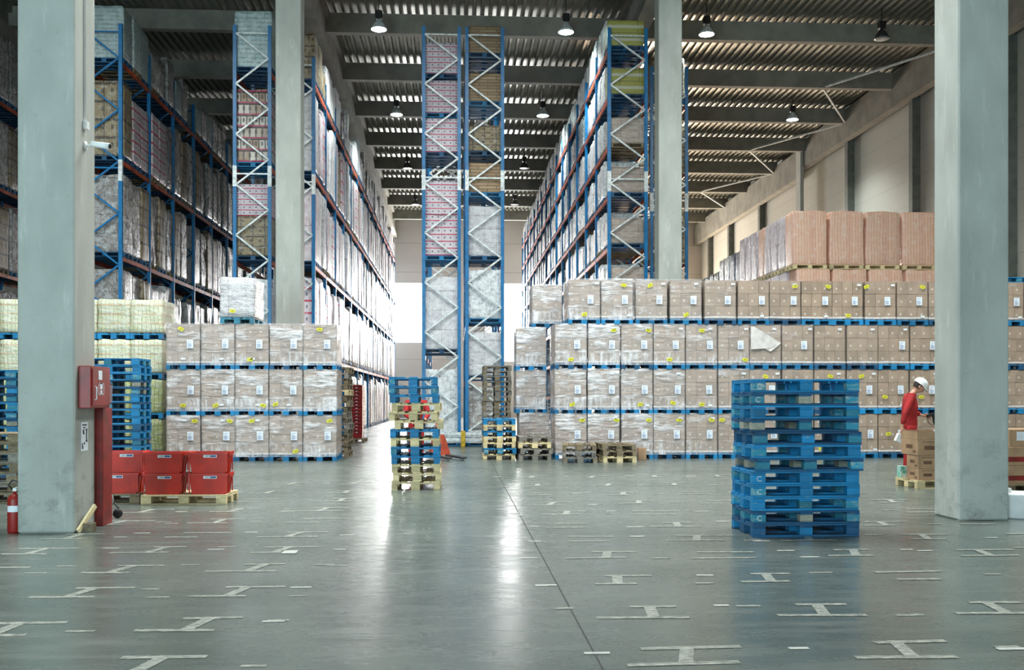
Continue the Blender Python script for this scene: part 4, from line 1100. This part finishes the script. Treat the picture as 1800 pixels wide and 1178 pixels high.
        p_.add(vs,[(k*4+i,k*4+(i+1)%4,(k+1)*4+(i+1)%4,(k+1)*4+i) for k in range(12) for i in range(4)],0,True)
        p_.obj('peak',M['white'],hh)
    return root
# worker beside the right column
cW=17.75; yW=W(1597,850,cW).y; pos=Vector((XA(1601,yW),yW,0))
J=dict(hip=(-.02,0,.99),waist=(-.03,0,1.17),chest=(-.03,0,1.43),neck=(.04,0,1.62),
 rsh=(-.08,-.2,1.55),rel=(-.22,-.27,1.27),rwr=(-.28,-.25,1.0),lsh=(.0,.2,1.55),lel=(.12,.27,1.3),lwr=(.28,.12,1.2),
 rkn=(-.1,-.1,.52),ran=(-.13,-.11,.09),lkn=(.0,.1,.52),lan=(.0,.1,.09))
worker=person(pos,0,J,'person in red and white hard hat looking down beside the near right column',(.15,-.01,1.735),Euler((0,R(38),R(-12))),
  ((.0,-.1,-1),(.6,-.2,0),(.5,.8,0)),((1,-.1,-.1),(0,-.3,1),(0,-.6,-.6)))
# white card box in right hand
hx=pos.x-.33; hyy=pos.y-.25
wb=empty('card_packet',(hx,hyy-.03,.78)); tag(wb,'crumpled white card packet held in the worker\'s lowered hand','packet')
wb.rotation_euler=(0,R(24),0)
MB().bbox(-.09,.16,-.05,.03,-.06,.09,b=.006).obj('packet',M['white'],wb)
MB().box(-.02,.0,-.0515,-.05,.02,.04).box(.05,.08,-.0515,-.05,.03,.045).box(.09,.11,-.0515,-.05,-.03,-.01).obj('print',M['blackink'],wb)
# scanner in left hand
sc=empty('hand_scanner',(pos.x+.36,pos.y+.1,1.19)); tag(sc,'black hand scanner held out in front of the worker','scanner')
b=MB(); b.bar((-.02,0,0),(.24,-.02,.07),.06,.05).bar((.1,0,.03),(.14,0,-.14),.035,.04); b.obj('body',M['black'],sc)
MB().tube([(.14,0,-.13),(.1,0,-.17),(.02,0,-.12),(.0,0,-.03)],.006).obj('cord',M['black'],sc)
# second worker glimpsed through the central stack
c2_=21.6; y_2=W(733,0,c2_).y; x_2=XA(731,y_2)
J2=dict(hip=(0,0,.95),waist=(.01,0,1.12),chest=(.02,0,1.34),neck=(.03,0,1.5),
 rsh=(.0,-.2,1.43),rel=(.12,-.25,1.18),rwr=(.33,-.15,1.06),lsh=(.0,.2,1.43),lel=(.12,.25,1.18),lwr=(.33,.12,1.06),
 rkn=(.04,-.1,.5),ran=(.0,-.11,.09),lkn=(.02,.1,.5),lan=(-.03,.1,.09))
person((x_2,y_2,0),R(-75),J2,'person in red work clothes half hidden behind the tall mixed pallet stack',(.06,0,1.66),Euler((0,R(20),0)),
  ((1,0,-.3),(0,.6,.4),(0,.1,-1)),((1,0,-.3),(0,-.6,.4),(0,-.1,-1)),helmet=False)
# pallet truck
p0=FL(775,806); tip=FL(829,815)
dv=(tip-p0).normalized(); a_=math.atan2(dv.y,dv.x)
pt=empty('pallet_truck',(p0.x,p0.y,0),a_); tag(pt,'orange hand pallet truck with forks on the floor behind the tall mixed pallet stack','pallet truck')
for s_ in (-1,1):
    fk=MB().bbox(0,1.15,s_*.19-.075,s_*.19+.075,.05,.1,b=.01).obj('fork',M['darkgrey'],pt)
    MB().lathe([(0,-.05),(.038,-.05),(.038,.05),(0,.05)],14,M=Matrix.Translation((1.0,s_*.19,.038))@Matrix.Rotation(R(90),4,'X')).obj('roller',M['galv'],fk)
b=MB(); b.add([(0,-.27,.08),(0,.27,.08),(-.25,.27,.08),(-.25,-.27,.08),(-.08,-.12,.6),(-.08,.12,.6),(-.25,.12,.6),(-.25,-.12,.6)],[(3,2,1,0),(4,5,6,7),(0,1,5,4),(1,2,6,5),(2,3,7,6),(3,0,4,7)]); b.obj('chassis',M['truck'],pt)
MB().lathe([(0,-.04),(.09,-.04),(.09,.04),(0,.04)],18,M=Matrix.Translation((-.2,0,.09))@Matrix.Rotation(R(90),4,'X')).obj('steer_wheel',M['black'],pt)
h=MB().tube([(-.2,0,.45),(-.42,0,1.05)],.02,10).obj('drawbar',M['truck'],pt)
MB().tube([(-.42,0,1.05),(-.43,.1,1.09),(-.46,.1,1.2),(-.47,0,1.23),(-.46,-.1,1.2),(-.43,-.1,1.09),(-.42,0,1.05)],.014,8).obj('grip',M['black'],h)

# ------------------------------------------------------------------ light
def area(name,loc,rot,sx,sy,e,c):
    l=bpy.data.lights.new(name,'AREA'); l.shape='RECTANGLE'; l.size=sx; l.size_y=sy; l.energy=e; l.color=c
    o=bpy.data.objects.new(name,l); COL.objects.link(o); o.location=loc; o.rotation_euler=rot; return o
# daylight through the two open loading doors behind the camera
area('door_daylight',(-10,-13.8,4.6),(R(90),0,0),12,8.6,4600,(.66,.92,1.0))
area('door_daylight',(8.5,-13.8,3.2),(R(90),0,0),9,5.8,700,(.85,.95,1.0))
# daylight through the two back wall windows, plus an added warm fill light
area('window_daylight',(-4.4,YB-.1,8.2),(R(-90),0,0),5.4,4.6,3600,(1,.99,.97))
area('window_daylight',(5.4,YB-.1,7.5),(R(-90),0,0),6.2,6.0,3600,(1,.99,.97))
area('window_daylight',(14.3,YB-.1,2.9),(R(-90),0,0),7,5,8000,(1,.78,.58))  # added to warm the far right wall, no opening seen there
# added fill panels and lights in the unseen roof above the front bay
for k,x in enumerate((-10,0,10)):
    w_=setting(empty(f'window_{k+4}',(x,17,15.7)),f'window_{k+4}')
    MB().box(-2,2,-4.4,4.4,0,.03).obj('pane',M['roof_fill'],w_); MB().box(-2.1,-2,-4.5,4.5,-.03,.05).box(2,2.1,-4.5,4.5,-.03,.05).box(-2,2,-4.5,-4.4,-.03,.05).box(-2,2,4.4,4.5,-.03,.05).obj('window_frame',M['galv'],w_)
    area('roof_fill_light',(x,17,15.6),(0,0,0),4,9,2300,(.96,1,.98))
for o in [o for o in bpy.data.objects if o.name.startswith('high_bay_lamp')]:
    lens=[c for c in o.children if c.name.startswith('lens')][0]
    if lens.data.materials[0]==M['lamp_on']:
        l=bpy.data.lights.new('lamp_glow','SPOT'); l.energy=2200; l.spot_size=R(125); l.spot_blend=.6; l.shadow_soft_size=.25; l.color=(.9,1,.97)
        lo=bpy.data.objects.new('lamp_glow',l); COL.objects.link(lo); lo.location=o.location+Vector((0,0,-.06))
w=bpy.data.worlds.new('world'); S.world=w; w.use_nodes=True
bg=w.node_tree.nodes['Background']; bg.inputs[0].default_value=(.6,.7,.75,1); bg.inputs[1].default_value=.25

# ------------------------------------------------------------------ camera
cam=bpy.data.cameras.new('camera'); co=bpy.data.objects.new('camera',cam); COL.objects.link(co)
co.location=(0,0,CAMH); co.rotation_euler=(R(90),0,-TH)
cam.sensor_width=36; cam.lens=36*F/1800; cam.shift_y=(HOR-589)/1800; cam.clip_end=300
S.camera=co
S.view_settings.view_transform='Standard'; S.view_settings.look='None'; S.view_settings.gamma=1; S.view_settings.exposure=0.24; S.view_settings.use_curve_mapping=False
